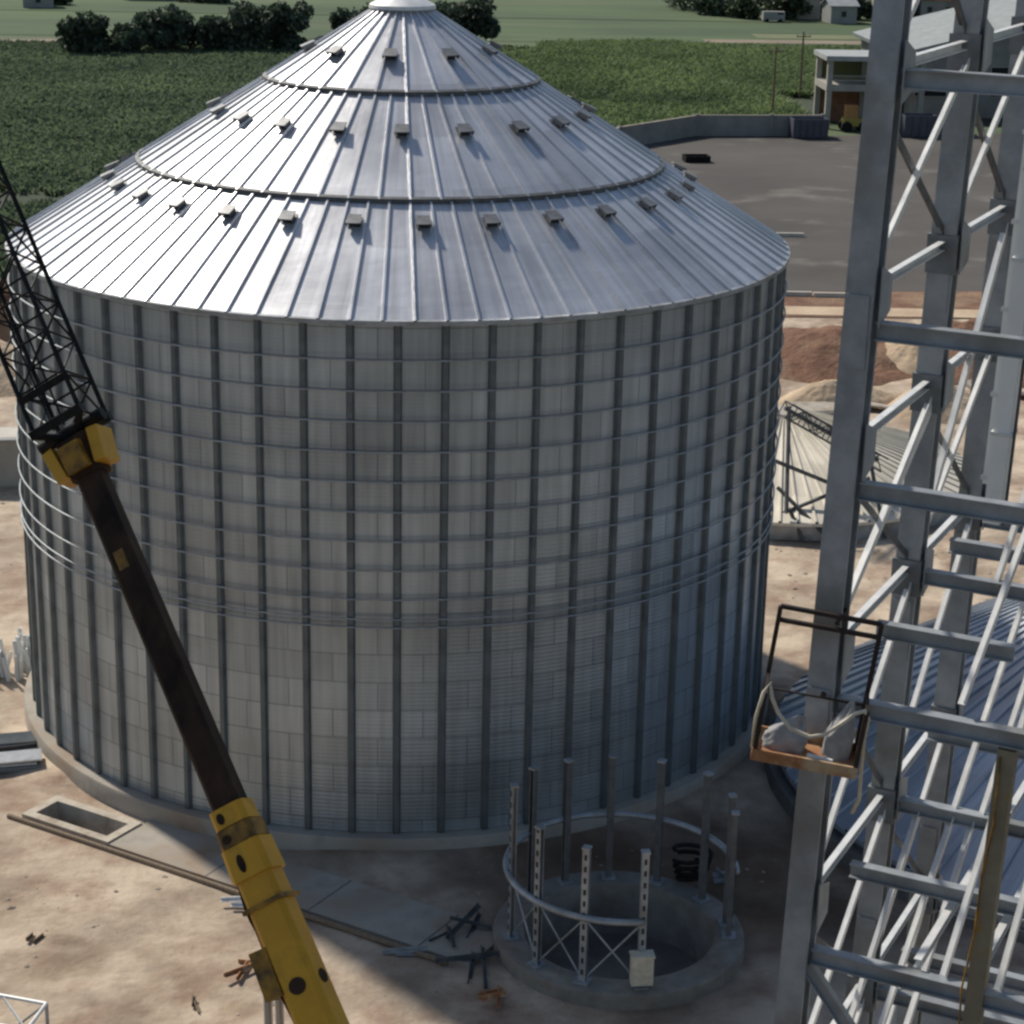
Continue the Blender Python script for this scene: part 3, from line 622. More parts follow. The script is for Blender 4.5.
# steel truss standing by the pale roof
tr = empty('steel_truss', (24.5, 27, GZ), 'dark lattice truss leaning over the pale low cone roof', 'truss')
def lattice(mb, p, q, w, nb, rc, rl, up=(0, 0, 1), taper=1., zig=True):
    p, q, x, y = mb.frame(p, q, up); c = []
    for a, b_ in ((-1, -1), (1, -1), (1, 1), (-1, 1)):
        c.append((p + (x * a + y * b_) * w / 2, q + (x * a + y * b_) * w / 2 * taper)); mb.rod(*c[-1], rc, 6)
    for k in range(4):
        A_, B_ = c[k], c[(k + 1) % 4]
        for i in range(nb):
            t0, t1 = i / nb, (i + 1) / nb
            a0, a1 = A_[0].lerp(A_[1], t0), A_[0].lerp(A_[1], t1); b0, b1 = B_[0].lerp(B_[1], t0), B_[0].lerp(B_[1], t1)
            mb.rod(a0, b0, rl, 5)
            mb.rod(a0, b1, rl, 5) if i % 2 == 0 else mb.rod(b0, a1, rl, 5)
    return c
for p, q in (((17.4, 19, 3.0), (22.5, 20.5, .6)), ((18.2, 20, 5.2), (23.2, 21.5, 2.2)), ((17.6, 18.5, .2), (22.4, 19.5, 1.9)), ((18.0, 19.5, 1.4), (20.4, 17.0, -.6)), ((18.6, 21, 5.0), (18.2, 18, .6)), ((20.7, 21, 4.0), (21.5, 18.5, .6)), ((19.0, 17.6, -.6), (18.4, 18.3, .7)), ((22.5, 20.0, 2.6), (23, 18, -.6))):
    mb = MB(); mb.rod(p, q, .10, 8); part(mb, 'strut', 'galv_dark', tr)
mb = MB(); lattice(mb, (18.2, 19.8, 5.2), (23.4, 21.6, 2.0), .7, 8, .05, .03); part(mb, 'chord_truss', 'galv_dark', tr)

# ------------------------------------------------------------------ tank foundation with ring of posts (in the shade)
tf = empty('tank_foundation', (PITC[0], PITC[1], GZ), 'round concrete tank base with a ring of bolted steel posts in the shade', 'tank base')
cx, cy = PITC
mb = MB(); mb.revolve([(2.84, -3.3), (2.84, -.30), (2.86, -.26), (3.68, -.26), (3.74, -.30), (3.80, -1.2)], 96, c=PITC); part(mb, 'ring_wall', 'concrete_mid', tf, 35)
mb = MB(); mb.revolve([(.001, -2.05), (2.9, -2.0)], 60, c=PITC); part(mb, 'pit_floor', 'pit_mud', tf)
angs = [(-142, 1, 4.35), (-114, 1, 4.2), (-85, 1, 4.2), (-8, 1, 4.0), (5, 1, 4.2), (33, 1, 4.2), (63, 1, 4.1), (90, 1, 4.1), (115, 1, 4.1), (140, 1, 4.25), (-172, 1, 4.9)]
pp = []
for a, rr, hh in angs:
    a = R(a); x, y = cx + 3.27 * math.cos(a), cy + 3.27 * math.sin(a); pp.append((x, y, a, hh))
    rot = Matrix.Rotation(a, 3, 'Z')
    mb = MB(); up = (math.cos(a), math.sin(a), 0)
    mb.channel((x, y, -.25), (x, y, -.25 + hh), .20, .16, .03, up)
    nf = len(mb.f)
    for k in range(int(hh / .36)): mb.box((x + .09 * math.cos(a), y + .09 * math.sin(a), .0 + .1 + k * .36), (.02, .07, .16), rot)
    o = part(mb, 'post', 'galv' if math.sin(a) < .05 and math.cos(a) < .5 else 'dim_steel', tf); o.data.materials.append(M['vent_dark'])  # rear and right-hand posts take the duller steel
    for p_ in o.data.polygons[nf:]: p_.material_index = 1
    q = MB(); q.box((x, y, -.23), (.42, .42, .05), rot); part(q, 'base_plate', 'galv', o)
    q = MB(); q.box((x, y, -.25 + hh + .03), (.24, .24, .06), rot); part(q, 'cap_plate', 'galv', o)
zr = 1.85
def arc(a0, a1, r, z, n=24): return [(cx + r * math.cos(R(a0 + (a1 - a0) * i / n)), cy + r * math.sin(R(a0 + (a1 - a0) * i / n)), z) for i in range(n + 1)]
mb = MB(); mb.tube(arc(-85, -360 - 8, 3.40, zr, 60), .10, 8); part(mb, 'ring_tube', 'galv', tf, True)
for (i, j) in ((10, 0), (0, 1), (1, 2)):
    for s_ in (0, 1):
        P, Q = pp[i], pp[j]; z_ = (-.2, 1.75) if s_ else (1.75, -.2)
        mb = MB(); mb.rod((P[0], P[1], z_[0]), (Q[0], Q[1], z_[1]), .03, 6); part(mb, 'cross_brace', 'galv', tf)
P = pp[2]; mb = MB(); mb.box((P[0], P[1] - .22, .42), (.62, .34, .88), Matrix.Rotation(R(4), 3, 'Z')); o = part(mb, 'junction_box', 'hose', tf)
mb = MB(); mb.box((P[0], P[1] - .22, .885), (.68, .42, .05), Matrix.Rotation(R(4), 3, 'Z')); part(mb, 'lid', 'hose', o)
# tools by the pit
tb = empty('bundled_hoses', (9.1, -16.8, GZ), 'dark tangled hose bundle against the far right tank posts', 'hose')
for k in range(4):
    mb = MB(); ph = k * 1.1; mb.tube([(9.1 + (.45 + .05 * k) * math.cos(ph + t * .5), -16.8 + (.3 + .04 * k) * math.sin(ph + t * .5), -.25 + .28 * k + .03 * t) for t in range(14)], .07, 7); part(mb, 'hose_loop', 'rubber', tb, True)
def prop_pile(x, y, n, L, label, m, seed, spread=.5, lift=.08):
    rr = random.Random(seed); t = empty('scrap_bars', (x, y, GZ), label, 'scrap', 'scrap lying around the silo')
    for k in range(n):
        a = rr.uniform(0, PI) if spread > .3 else rr.uniform(-.2, .2); c = Vector((x + rr.uniform(-1, 1) * spread, y + rr.uniform(-1, 1) * spread, GZ + lift + .07 * k)); d_ = Vector((math.cos(a), math.sin(a), rr.uniform(-.08, .2))) * L / 2 * rr.uniform(.6, 1)
        mb = MB(); mb.angle(c - d_, c + d_, .12, .03); part(mb, 'bar', m, t)
prop_pile(1.8, -19.2, 5, 1.9, 'dark steel bars propped left of the tank base', 'galv_dark', 4, .55, .1)
prop_pile(2.2, -20.9, 3, 2.4, 'dark long bars lying by the slab end', 'galv_dark', 9, .35)
prop_pile(.3, -20.4, 2, 1.6, 'pale offcut bars on the slab in shade', 'galv', 12, .3)
prop_pile(-4.9, -17.2, 3, .9, 'pale bent offcuts on the sunlit dirt', 'galv_light', 17, .3)
prop_pile(-4.5, -21.0, 3, 1.3, 'rusty red offcuts beside the crane boom', 'rust', 23, .4)
prop_pile(2.9, -22.6, 3, 1.2, 'rusty red offcuts at the corner of the tank base', 'rust', 28, .35)
prop_pile(10.6, -15.8, 3, 1.0, 'grey offcut bars right of the tank base', 'galv', 31, .4)

for x, y, n_, L_, lb, m_, sd_ in ((-10.6, -19.2, 2, .6, 'brown timber scraps at the left of the sunlit dirt', 'wood', 47),
        (-5.9, -23.0, 2, .7, 'dark brown scraps at the bottom edge left of the boom', 'wood', 53), (-2.8, -21.9, 3, .8, 'small timber scraps right of the boom in the sun', 'wood', 61)):
    prop_pile(x, y, n_, L_, lb, m_, sd_, .32, .05)
# ------------------------------------------------------------------ square pit and tunnel slab
def pt(u, w, z): return (PA.x + pd.x * u + pn.x * w, PA.y + pd.y * u + pn.y * w, z)
sp = empty('concrete_pit', (PA.x, PA.y, GZ), 'open rectangular pit with pale concrete curb beside the silo base', 'pit')
rotp = Matrix.Rotation(math.atan2(pd.y, pd.x), 3, 'Z')
LX, WX = 3.75, 1.68
def pbox(u0, u1, w0, w1, z0, z1): 
    m_ = MB(); c = Vector(pt((u0 + u1) / 2, (w0 + w1) / 2, (z0 + z1) / 2)); m_.box(c, (u1 - u0, w1 - w0, z1 - z0), rotp); return m_
for u0, u1, w0, w1 in ((0, LX, 0, .32), (0, LX, WX - .32, WX), (0, .32, .32, WX - .32), (LX - .32, LX, .32, WX - .32)):
    part(pbox(u0, u1, w0, w1, -2.4, GZ + .16), 'curb_wall', 'concrete_pale', sp)
part(pbox(.3, LX - .3, .3, WX - .3, -2.5, -1.35), 'pit_floor', 'pit_floor', sp)
sl = empty('tunnel_slab', pt(LX + .05, 0, GZ), 'long dusty concrete tunnel slab running from the pit to the tank base', 'slab')
part(pbox(LX + .03, 17.6, .0, 2.3, -1.5, GZ + .10), 'slab', 'concrete', sl)
for k in range(3): part(pbox(LX + 4 + k * 4, LX + 4.05 + k * 4, .02, 2.28, GZ + .1, GZ + .106), 'joint', 'concrete_dark', sl)
rp = MB(); rp.rod(pt(-.4, -.22, GZ + .06), pt(17.0, -.26, GZ + .07), .09, 8); tag(rp.build('dark_edge_rod', 'wood'), 'long brown rod drawing the dark line along the edge of the tunnel slab', 'pipe')  # rod added to stand in for the dark line at the slab edge

# ------------------------------------------------------------------ stacks at far left
def sheet_stack(x, y, L, wd, n, label, mats, rz, seed):
    rr = random.Random(seed)
    for k in range(n):
        mb = MB(); z0 = 0; N = 18; vs = []
        for i in range(N + 1):
            yy = -wd / 2 + wd * i / N; zz = .03 * (i % 2)
            vs += [(-L / 2, yy, zz), (L / 2, yy, zz)]
        mb.add(vs, [(2 * i, 2 * i + 1, 2 * i + 3, 2 * i + 2) for i in range(N)])
        vs2 = [(a, b_, c - .05) for a, b_, c in vs]; mb.add(vs2, [(2 * i + 2, 2 * i + 3, 2 * i + 1, 2 * i) for i in range(N)])
        mb.add([vs[0], vs[1], vs2[1], vs2[0]], [(0, 1, 2, 3)]); mb.add([vs[-2], vs[-1], vs2[-1], vs2[-2]], [(3, 2, 1, 0)])
        o = mb.build('metal_sheet', mats[k % len(mats)]); o.location = (x + rr.uniform(-.12, .12), y + rr.uniform(-.12, .12), GZ + .12 + .085 * k); o.rotation_euler.z = R(rz + rr.uniform(-3, 3))
        tag(o, label, 'sheet', 'loose metal sheets stacked at the left edge')
sheet_stack(-14.2, -7.4, 3.2, .9, 5, 'bright or bluish ribbed metal sheet in the front stack left of the pit', ['galv', 'roof_blue', 'galv_light', 'stiff', 'galv_light'], 12, 3)
sheet_stack(-14.4, -5.7, 3.0, .9, 4, 'dark ribbed metal sheet in the rear stack left of the silo base', ['stiff', 'galv_dark', 'roof_blue', 'stiff'], 14, 5)
bd = empty('steel_profile_bundle', (-15.1, 1.2, GZ), 'bundle of bright upright steel profiles left of the silo wall', 'steel bundle')
rr = random.Random(5)
for k in range(46):
    x = -16.6 + 2.6 * rr.random(); y = .6 + 1.3 * rr.random(); h_ = rr.uniform(.9, 1.75)
    mb = MB(); mb.angle((x, y, GZ), (x + rr.uniform(-.3, .3), y + rr.uniform(-.2, .2), GZ + h_), .13, .03, (math.cos(k), math.sin(k), 0)); part(mb, 'profile', 'white_trunk' if k % 3 else 'galv_light', bd)
# low pale wall and hut at the left edge
lw = empty('low_wall', (-22, 26, GZ), 'low pale concrete wall at the left edge behind the silo', 'wall')
mb = MB(); mb.bar((-32, 24.5, GZ + 1.2), (-17.4, 26, GZ + 1.2), .25, 2.4); part(mb, 'wall_panel', 'render_pale', lw)
mb = MB(); mb.bar((-32, 24.5, GZ + 2.46), (-17.3, 26, GZ + 2.46), .5, .12); part(mb, 'coping', 'render_white', lw)
for x in (-30, -25.5, -21, -17.5):
    mb = MB(); mb.box((x, 24.5 + (x + 32) * .103 - .2, GZ + 1.2), (.35, .2, 2.38)); part(mb, 'pier', 'render_pale', lw)
sheet('path', [(-60, 27.5), (-16, 29), (-16, 36), (-60, 34)], GZ + .30, 'kerb')
mound(-24, 47, 7, 4.5, 2.2, 'sand', 'pale sand heap at the left edge beyond the low wall', 61)
mound(-26, 60, 9, 4.5, 3.2, 'dirt_mound', 'dark red soil heap behind the jib at the left edge', 71)
# lattice section at lower left, lying on the dirt
ls = empty('lattice_section', (-11, -25.5, GZ), 'galvanized square lattice section lying at the lower left corner', 'lattice')
c8 = [Vector((-14.4, -23.3, 0)), Vector((-9.45, -25.0, 0)), Vector((-9.75, -26.3, 0)), Vector((-14.7, -24.6, 0))]
for zz in (GZ + .12, GZ + 1.35):
    for p, q in ((0, 1), (1, 2), (2, 3), (3, 0)):
        mb = MB(); mb.rod(c8[p] + Vector((0, 0, zz)), c8[q] + Vector((0, 0, zz)), .055, 8); part(mb, 'chord', 'galv_light', ls)
for p in c8:
    mb = MB(); mb.rod(p + Vector((0, 0, GZ + .02)), p + Vector((0, 0, GZ + 1.35)), .05, 8); part(mb, 'upright', 'galv', ls)
for (p, q) in ((0, 1), (3, 2)):
    for i in range(4):
        a, b_ = c8[p].lerp(c8[q], i / 4), c8[p].lerp(c8[q], (i + 1) / 4); za, zb = (.12, 1.35) if i % 2 else (1.35, .12)
        mb = MB(); mb.rod(a + Vector((0, 0, GZ + za)), b_ + Vector((0, 0, GZ + zb)), .035, 6); part(mb, 'diagonal', 'galv', ls)
for i in range(4):
    a, b_ = c8[0].lerp(c8[1], i / 4), c8[3].lerp(c8[2], (i + 1) / 4)
    mb = MB(); mb.rod(a + Vector((0, 0, GZ + 1.33)), b_ + Vector((0, 0, GZ + 1.33)), .035, 6); part(mb, 'diagonal', 'galv', ls)
mb = MB(); mb.rod((-12.6, -24.6, GZ + .7), (-11, -25.4, GZ + .9), .16, 10); tag(mb.build('black_drum_pipe', 'rubber'), 'short black pipe lying inside the lower left lattice section', 'pipe')

# rubble (stuff)
n = 2600; a = rng.uniform(0, 2 * PI, n)
X = rng.uniform(-30, 34, n); Y = rng.uniform(-34, 30, n)
u = (X - PA.x) * pd.x + (Y - PA.y) * pd.y; w_ = (X - PA.x) * pn.x + (Y - PA.y) * pn.y
k = (np.hypot(X, Y) > 14.3) & (np.hypot(X - cx, Y - cy) > 3.9) & ~((u > -.1) & (u < 4.6) & (w_ > -.1) & (w_ < 2.1)) & (np.hypot(X - 27.1, Y + 8.6) > 14.3) & (fbm(X, Y, 6., 3, 5) > .40)
X, Y = X[k], Y[k]; Z = ground_z(X, Y); mb = MB()
ico = [(0, 0, 1), (.9, 0, .3), (.28, .85, .35), (-.72, .53, .25), (-.72, -.53, .3), (.28, -.85, .25), (.6, .5, -.6), (-.3, .7, -.6), (-.8, 0, -.6), (-.2, -.8, -.6), (.6, -.5, -.6)]
icf = [(0, 1, 2), (0, 2, 3), (0, 3, 4), (0, 4, 5), (0, 5, 1), (1, 6, 2), (2, 7, 3), (3, 8, 4), (4, 9, 5), (5, 10, 1), (2, 6, 7), (3, 7, 8), (4, 8, 9), (5, 9, 10), (1, 10, 6)]
for x, y, z in zip(X, Y, Z):
    s_ = .035 + .12 * rng.random() ** 3.5; sx, sy = s_ * rng.uniform(.7, 1.5), s_ * rng.uniform(.7, 1.5); ca, sa = math.cos(x * 9), math.sin(x * 9)
    mb.add([(x + ca * p[0] * sx - sa * p[1] * sy, y + sa * p[0] * sx + ca * p[1] * sy, max(z, GZ - .2) + p[2] * s_ * .6) for p in ico], icf)
tag(mb.build('rubble', 'stone'), 'loose stones and clods scattered over the site dirt', 'rubble', kind='stuff')

# ------------------------------------------------------------------ steel support tower on the right
TB = Vector((.4883, .8727, 0)); TA = Vector((.8727, -.4883, 0)); P1 = Vector((5.5, -50.6, 0)); LEAN = Vector((.998, -.056, 0)) * .026
def T(a, b_, z): 
    q = P1 + TA * a + TB * b_ + LEAN * (z - 27.3); return Vector((q.x, q.y, z))
tw = empty('support_tower', (P1.x + 2, P1.y + 1.5, GZ), 'tall galvanized steel lattice tower rising at the right of the silo', 'tower')
W = 3.6; B2, B3 = 3.645, 7.0
for a_ in (0, W):
    for b_, wd in ((0, .35), (B2, .34), (B3, .34)):
        mb = MB(); mb.ibeam(T(a_, b_, GZ), T(a_, b_, 34), wd, wd, .05, TB); part(mb, 'column', 'galv', tw)
        for z in (30.2, 25.2, 20.2, 15.2, 10.2):                 # splice plates
            q = MB()
            for s_ in (-1, 1): q.box(T(a_, b_, z) + TB * s_ * (wd / 2 + .012), (wd * .8, .02, .9), Matrix.Rotation(math.atan2(TA.y, TA.x), 3, 'Z'))
            part(q, 'splice_plate', 'galv', tw)
lev = [31.2, 28.25, 25.65, 23.75, 21.1, 17.6, 14.5, 11.3, 8.2, 5.]
drop = [.4, .0, .34, .42, .58, .64, .55, .5, .5, .5]
BW = .21
for i, z in enumerate(lev):
    for a_ in (0, W):                                             # receding members, their sunlit tops put into a brighter steel
        for b0, b1 in ((0, B2), (B2, B3)):
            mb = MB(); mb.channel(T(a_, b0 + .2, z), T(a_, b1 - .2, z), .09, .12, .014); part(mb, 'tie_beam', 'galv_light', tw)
    mb = MB(); mb.ibeam(T(.2, 0, z - drop[i] - .1), T(W - .2, 0, z - drop[i] - .1), .17, .225, .02); part(mb, 'beam', 'galv', tw)
    for b_ in (B3,):
        mb = MB(); mb.ibeam(T(.2, b_, z - .25), T(W - .2, b_, z - .25), .16, .2, .02); part(mb, 'beam', 'galv', tw)
    mb = MB(); mb.ibeam(T(.2, B2, z - .12), T(W - .2, B2, z - .12), .16, .2, .02)
    if z < 22: part(mb, 'beam', 'galv', tw)
    # gusset plates at the joints of the near face
    for b_ in (0, B2, B3):
        q = MB(); q.add([tuple(T(.23, b_, z) + TB * x_ + Vector((0, 0, y_))) for x_, y_ in ((-.12, -.38), (.30 if b_ < B3 else .12, -.25), (.30 if b_ < B3 else .12, .18), (-.12, .34))] + [tuple(T(.25, b_, z) + TB * x_ + Vector((0, 0, y_))) for x_, y_ in ((-.12, -.38), (.30 if b_ < B3 else .12, -.25), (.30 if b_ < B3 else .12, .18), (-.12, .34))],
                        [(0, 1, 2, 3), (7, 6, 5, 4), (0, 4, 5, 1), (1, 5, 6, 2), (2, 6, 7, 3), (3, 7, 4, 0)])
        part(q, 'gusset_plate', 'galv', tw)
        if b_ > 0:
            q = MB(); q.box(T(0, b_, z - .12), (.40, .40, .52), Matrix.Rotation(math.atan2(TA.y, TA.x), 3, 'Z')); part(q, 'joint_box', 'joint_steel', tw)
for i in range(len(lev) - 1):
    z0, z1 = lev[i], lev[i + 1]
    if z0 < 9: continue
    for a_ in (0, W):
        if i == 2: continue
        for b0, b1 in ((0, B2), (B2, B3)):
            if i == 2 and b0 == 0: continue
            mb = MB(); mb.angle(T(a_ + .05, b1 - .1, z0 - .15), T(a_ + .05, b0 + .12, z1 + .3), .095, .014, (0, 0, 1)); part(mb, 'diagonal_brace', 'galv_light', tw)  # upper-lit brace: sunlight put into its lighter steel
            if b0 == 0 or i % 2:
                mb = MB(); mb.angle(T(a_ - .05, b0 + .15, z0 - .5), T(a_ - .05, b1 - .1, z1 + .15), .10, .014, (0, 0, -1)); part(mb, 'diagonal_brace', 'galv_dark', tw)  # opposite brace: its shaded side put into a dark steel
mb = MB(); mb.angle(T(a_ * 0 + .2, 0, 25.5), T(.1, B2, 23.9), .01, .004)
mb = MB(); mb.angle(T(.05, B3 - .1, 25.5), T(.05, B2 + .1, 21.4), .11, .014); part(mb, 'diagonal_brace', 'galv_light', tw)
mb = MB(); mb.angle(T(.05, B2 - .05, 23.5), T(.05, .15, 21.5), .12, .014); part(mb, 'diagonal_brace', 'galv_light', tw)
mb = MB(); mb.ibeam(T(.15, -.02, 16.7), T(1.5, .2, 14.9), .14, .17, .02); part(mb, 'knee_brace', 'galv', tw)
# platform joists inside the tower
for b_, z, a1 in ((1.75, 20.82, 1.95), (1.75, 17.28, W), (5.4, 20.9, 1.5), (5.4, 17.9, 2.4), (B2 + .6, 17.2, W), (1.75, 14.2, W), (5.4, 14.1, W)):
    mb = MB(); mb.ibeam(T(.12, b_, z), T(a1, b_, z), .16, .21, .02); part(mb, 'platform_joist', 'galv', tw)
for a_, z in ((1.55, 17.04), (2.3, 17.04), (2.62, 20.6), (2.62, 14.02)):
    mb = MB(); mb.ibeam(T(a_, .1, z), T(a_, B3, z), .1, .13, .014); part(mb, 'stringer', 'galv_light', tw)
for (a0, b0, z0), (a1, b1, z1) in (((1.9, B3, 25.3), (1.7, B2, 21.0)), ((2.1, B2, 20.95), (1.9, .05, 17.0)), ((1.0, B2, 17.45), (.8, .05, 14.0)), ((1.3, B2, 17.45), (1.15, .05, 14.0)), ((1.5, B3, 25.3), (1.2, B2, 21.0)), ((1.2, B3, 20.85), (1.0, B2, 17.5)), ((1.6, B3, 20.85), (1.4, B2, 17.5)), ((.5, B2, 17.4), (.4, .05, 14.0)), ((2.7, B2, 20.95), (2.6, .05, 17.0)), ((2.0, B2, 24), (1.7, .1, 20.7))):
    mb = MB(); mb.angle(T(a0, b0, z0), T(a1, b1, z1), .10, .014); part(mb, 'diagonal_brace', 'galv_light', tw)
mb = MB(); mb.bar(T(2.36, 0, GZ), T(2.36, 0, 20.28), .22, .2, TB); tag(part(mb, 'post', 'tan_post', tw), 'dusty tan post with yellow stains')
q = MB(); q.tube([T(2.30, -.13, 20.2), T(2.33, -.14, 19.3), T(2.26, -.13, 18.6), T(2.27, -.15, 17.8), T(2.2, -.16, 17.0), T(2.28, -.15, 15.6), T(2.2, -.16, 13)], .014, 7); part(q, 'yellow_cable', 'yellow_dirty', tw, True)
# white elevator trunks hanging inside the tower
for k, (a_, b_, z0) in enumerate(((1.06, 3.4, 22.55), (1.22, 2.95, 22.15))):
    t = empty('elevator_trunk', T(a_, b_, z0), ['shorter white elevator trunk on the left inside the tower', 'flanged white elevator trunk at the right frame edge inside the tower'][k], 'trunk', 'white elevator trunks inside the tower')
    mb = MB(); mb.bar(T(a_, b_, z0), T(a_, b_, 33), .22, .3, TB); part(mb, 'casing', 'white_trunk', t)
    for j in range(9):
        mb = MB(); mb.bar(T(a_, b_, z0 + .06 + j * 1.15), T(a_, b_, z0 + .11 + j * 1.15), .28, .36, TB); part(mb, 'flange', 'galv_light', t)
    mb = MB(); mb.rod(T(a_ + .16, b_ - .1, z0), T(a_ + .16, b_ - .1, 33), .022, 6); part(mb, 'cable', 'galv_dark', t)

# ------------------------------------------------------------------ man basket on the tower
bk = empty('work_basket', (5.03, -51.05, 19.86), 'dark framed work basket with rust orange floor on the tower column', 'basket')
bk.rotation_euler = (R(4), R(6.5), math.atan2(TA.y, TA.x) + R(17))
bk.scale = (1.13, 1.13, 1.13)
bw, bdp, bh = 1.10, .52, 1.62
mb = MB(); mb.box((0, 0, .03), (bw, bdp, .05)); mb.box((0, -bdp / 2 - .015, .06), (bw + .06, .03, .14)); mb.box((0, bdp / 2 + .015, .06), (bw + .06, .03, .14))
mb.box((-bw / 2 - .015, 0, .06), (.03, bdp, .14)); mb.box((bw / 2 + .015, 0, .06), (.03, bdp, .14)); mb.build('floor', 'rust', bk)
for x, y, h_ in ((-bw / 2, bdp / 2, bh), (bw / 2, bdp / 2, bh), (-bw / 2, -bdp / 2, .82), (bw / 2, -bdp / 2, .82)):
    mb = MB(); mb.bar((x, y, 0), (x, y, h_), .05, .05); mb.build('post', 'basket_dark', bk)
for z in (bh, bh - .16, .62):
    mb = MB(); mb.bar((-bw / 2, bdp / 2, z), (bw / 2, bdp / 2, z), .045 if z > 1 else .02, .045 if z > 1 else .02); mb.build('rail', 'basket_dark', bk)
for x in (-bw / 2, bw / 2):
    mb = MB(); mb.bar((x, -bdp / 2, .8), (x, bdp / 2, .8), .035, .035); mb.build('rail', 'basket_dark', bk)
for z in (bh - .08, .64):
    mb = MB(); mb.bar((.08, bdp / 2 - .01, z), (.16, bdp / 2 + .42, z), .05, .05); mb.build('hook_bracket', 'basket_dark', bk)
bq = bk.matrix_basis if False else Matrix.LocRotScale(bk.location, bk.rotation_euler, bk.scale)
def bl(x, y, z): return tuple(bq @ Vector((x, y, z)))
mb = MB(); mb.tube([bl(*p) for p in ((-.58, -.2, .1), (-.60, -.26, .5), (-.57, -.28, .82), (-.52, -.29, .95), (-.47, -.29, .78), (-.38, -.29, .62), (-.22, -.29, .46), (0, -.29, .40), (.15, -.29, .46), (.3, -.29, .62), (.43, -.29, .78), (.52, -.29, .83), (.58, -.2, .7), (.60, .0, .3), (.66, .1, -.2), (.7, .2, -.5), (.66, .3, -.75))], .026, 8)
tag(mb.build('air_hose', 'hose', None, True), 'cream hose draped in a sag across the work basket front', 'hose')
def sack(x, y, z, sx, sy, sz, label, seed, slump=0.):
    n_, k_ = 48, 30; vs = []
    for i in range(k_ + 1):
        f = i / k_; hgt = f * sz
        prof = (1 - f ** 3.2) ** .5 if f < 1 else 0
        neck = 1 - .45 * max(0, (f - .45)) / .55
        for j in range(n_):
            a = 2 * PI * j / n_; ca, sa = math.cos(a), math.sin(a)
            sq = 1 / max(abs(ca) ** 3 + abs(sa) ** 3, 1e-6) ** (1 / 3)
            fold = 1 + .20 * (float(fbm(np.array(ca * 1.6 + seed * 7), np.array(sa * 1.6 + f * 2.5), .9, 4, seed)) - .45) * 2 + .05 * math.sin(7 * a + 9 * f + seed)
            r = prof * neck * fold * sq
            vs.append(bl(x + sx * r * ca + slump * f * f, y + sy * r * sa, z + hgt * (1 + .18 * math.sin(2 * a + seed) * f)))
    mb = MB(); mb.add(vs, [(i * n_ + j, i * n_ + (j + 1) % n_, (i + 1) * n_ + (j + 1) % n_, (i + 1) * n_ + j) for i in range(k_) for j in range(n_)])
    tag(mb.build('tool_sack', 'sack', None, True), label, 'sack', 'sacks in the work basket')
sack(-.24, .04, .055, .22, .14, .36, 'grey sack slumped left in the work basket', 1, .14)
sack(.33, .06, .055, .15, .12, .62, 'taller pale grey sack standing right in the work basket', 4, .08)
mb = MB(); mb.bar(bl(.02, -.12, .08), bl(.30, -.16, .08), .07, .05); tag(mb.build('bright_offcut', 'white_trunk'), 'bright white metal offcut on the basket floor front', 'offcut')

# ------------------------------------------------------------------ crane boom with lattice jib
q0, q1 = Vector((-.922, -52.529, 17.033)), Vector((-4.14, -48.317, 22.957))
bdir = (q1 - q0).normalized(); Lb = (q1 - q0).length
side = bdir.cross(Vector((0, -.45, .9))).normalized(); face = side.cross(bdir).normalized()      # face looks up at the camera
if face.y > 0: face = -face
if side.x < 0: side = -side
ROT = R(36); side, face = side * math.cos(ROT) + face * math.sin(ROT), face * math.cos(ROT) - side * math.sin(ROT)
def Bm(t, s_=0., f=0.):
    u = t / 11.1; k = u * 33 / ((1 - u) * 26 + u * 33); u2_ = k * 25 / (27 - 2 * k); sc = (25 + 2 * u2_) / (26 + 7 * u)
    return q0 + (q1 - q0) * u2_ + (side * s_ + face * f) * sc
cr = empty('crane_boom', q0 - bdir * 4, 'yellow telescopic crane boom with black inner section and black lattice jib', 'crane boom')
def boxsec(t0, t1, w0, w1, d0, d1, ch=.07):
    mb = MB(); vs = []
    for t, w_, d_ in ((t0, w0, d0), (t1, w1, d1)):
        a, b_ = w_ / 2, d_ / 2
        for s_, f in ((-a + ch, -b_), (a - ch, -b_), (a, -b_ + ch), (a, b_ - ch), (a - ch, b_), (-a + ch, b_), (-a, b_ - ch), (-a, -b_ + ch)): vs.append(Bm(t, s_, f))
    mb.add(vs, [(i, (i + 1) % 8, 8 + (i + 1) % 8, 8 + i) for i in range(8)] + [tuple(range(7, -1, -1)), tuple(range(8, 16))]); return mb

part(boxsec(-5, 3.0, .54, .54, .48, .48), 'outer_section', 'yellow', cr)
part(boxsec(2.4, 2.95, .62, .60, .56, .54), 'collar', 'yellow', cr)
part(boxsec(2.97, 3.27, .57, .57, .52, .52), 'collar', 'yellow_dirty', cr)
part(boxsec(3.29, 3.62, .53, .53, .48, .48), 'collar', 'yellow', cr)
part(boxsec(2.9, 10.6, .44, .44, .40, .40), 'inner_section', 'boom_black', cr)
part(boxsec(8.35, 8.75, .30, .30, .415, .415), 'patch_plate', 'yellow_dirty', cr)
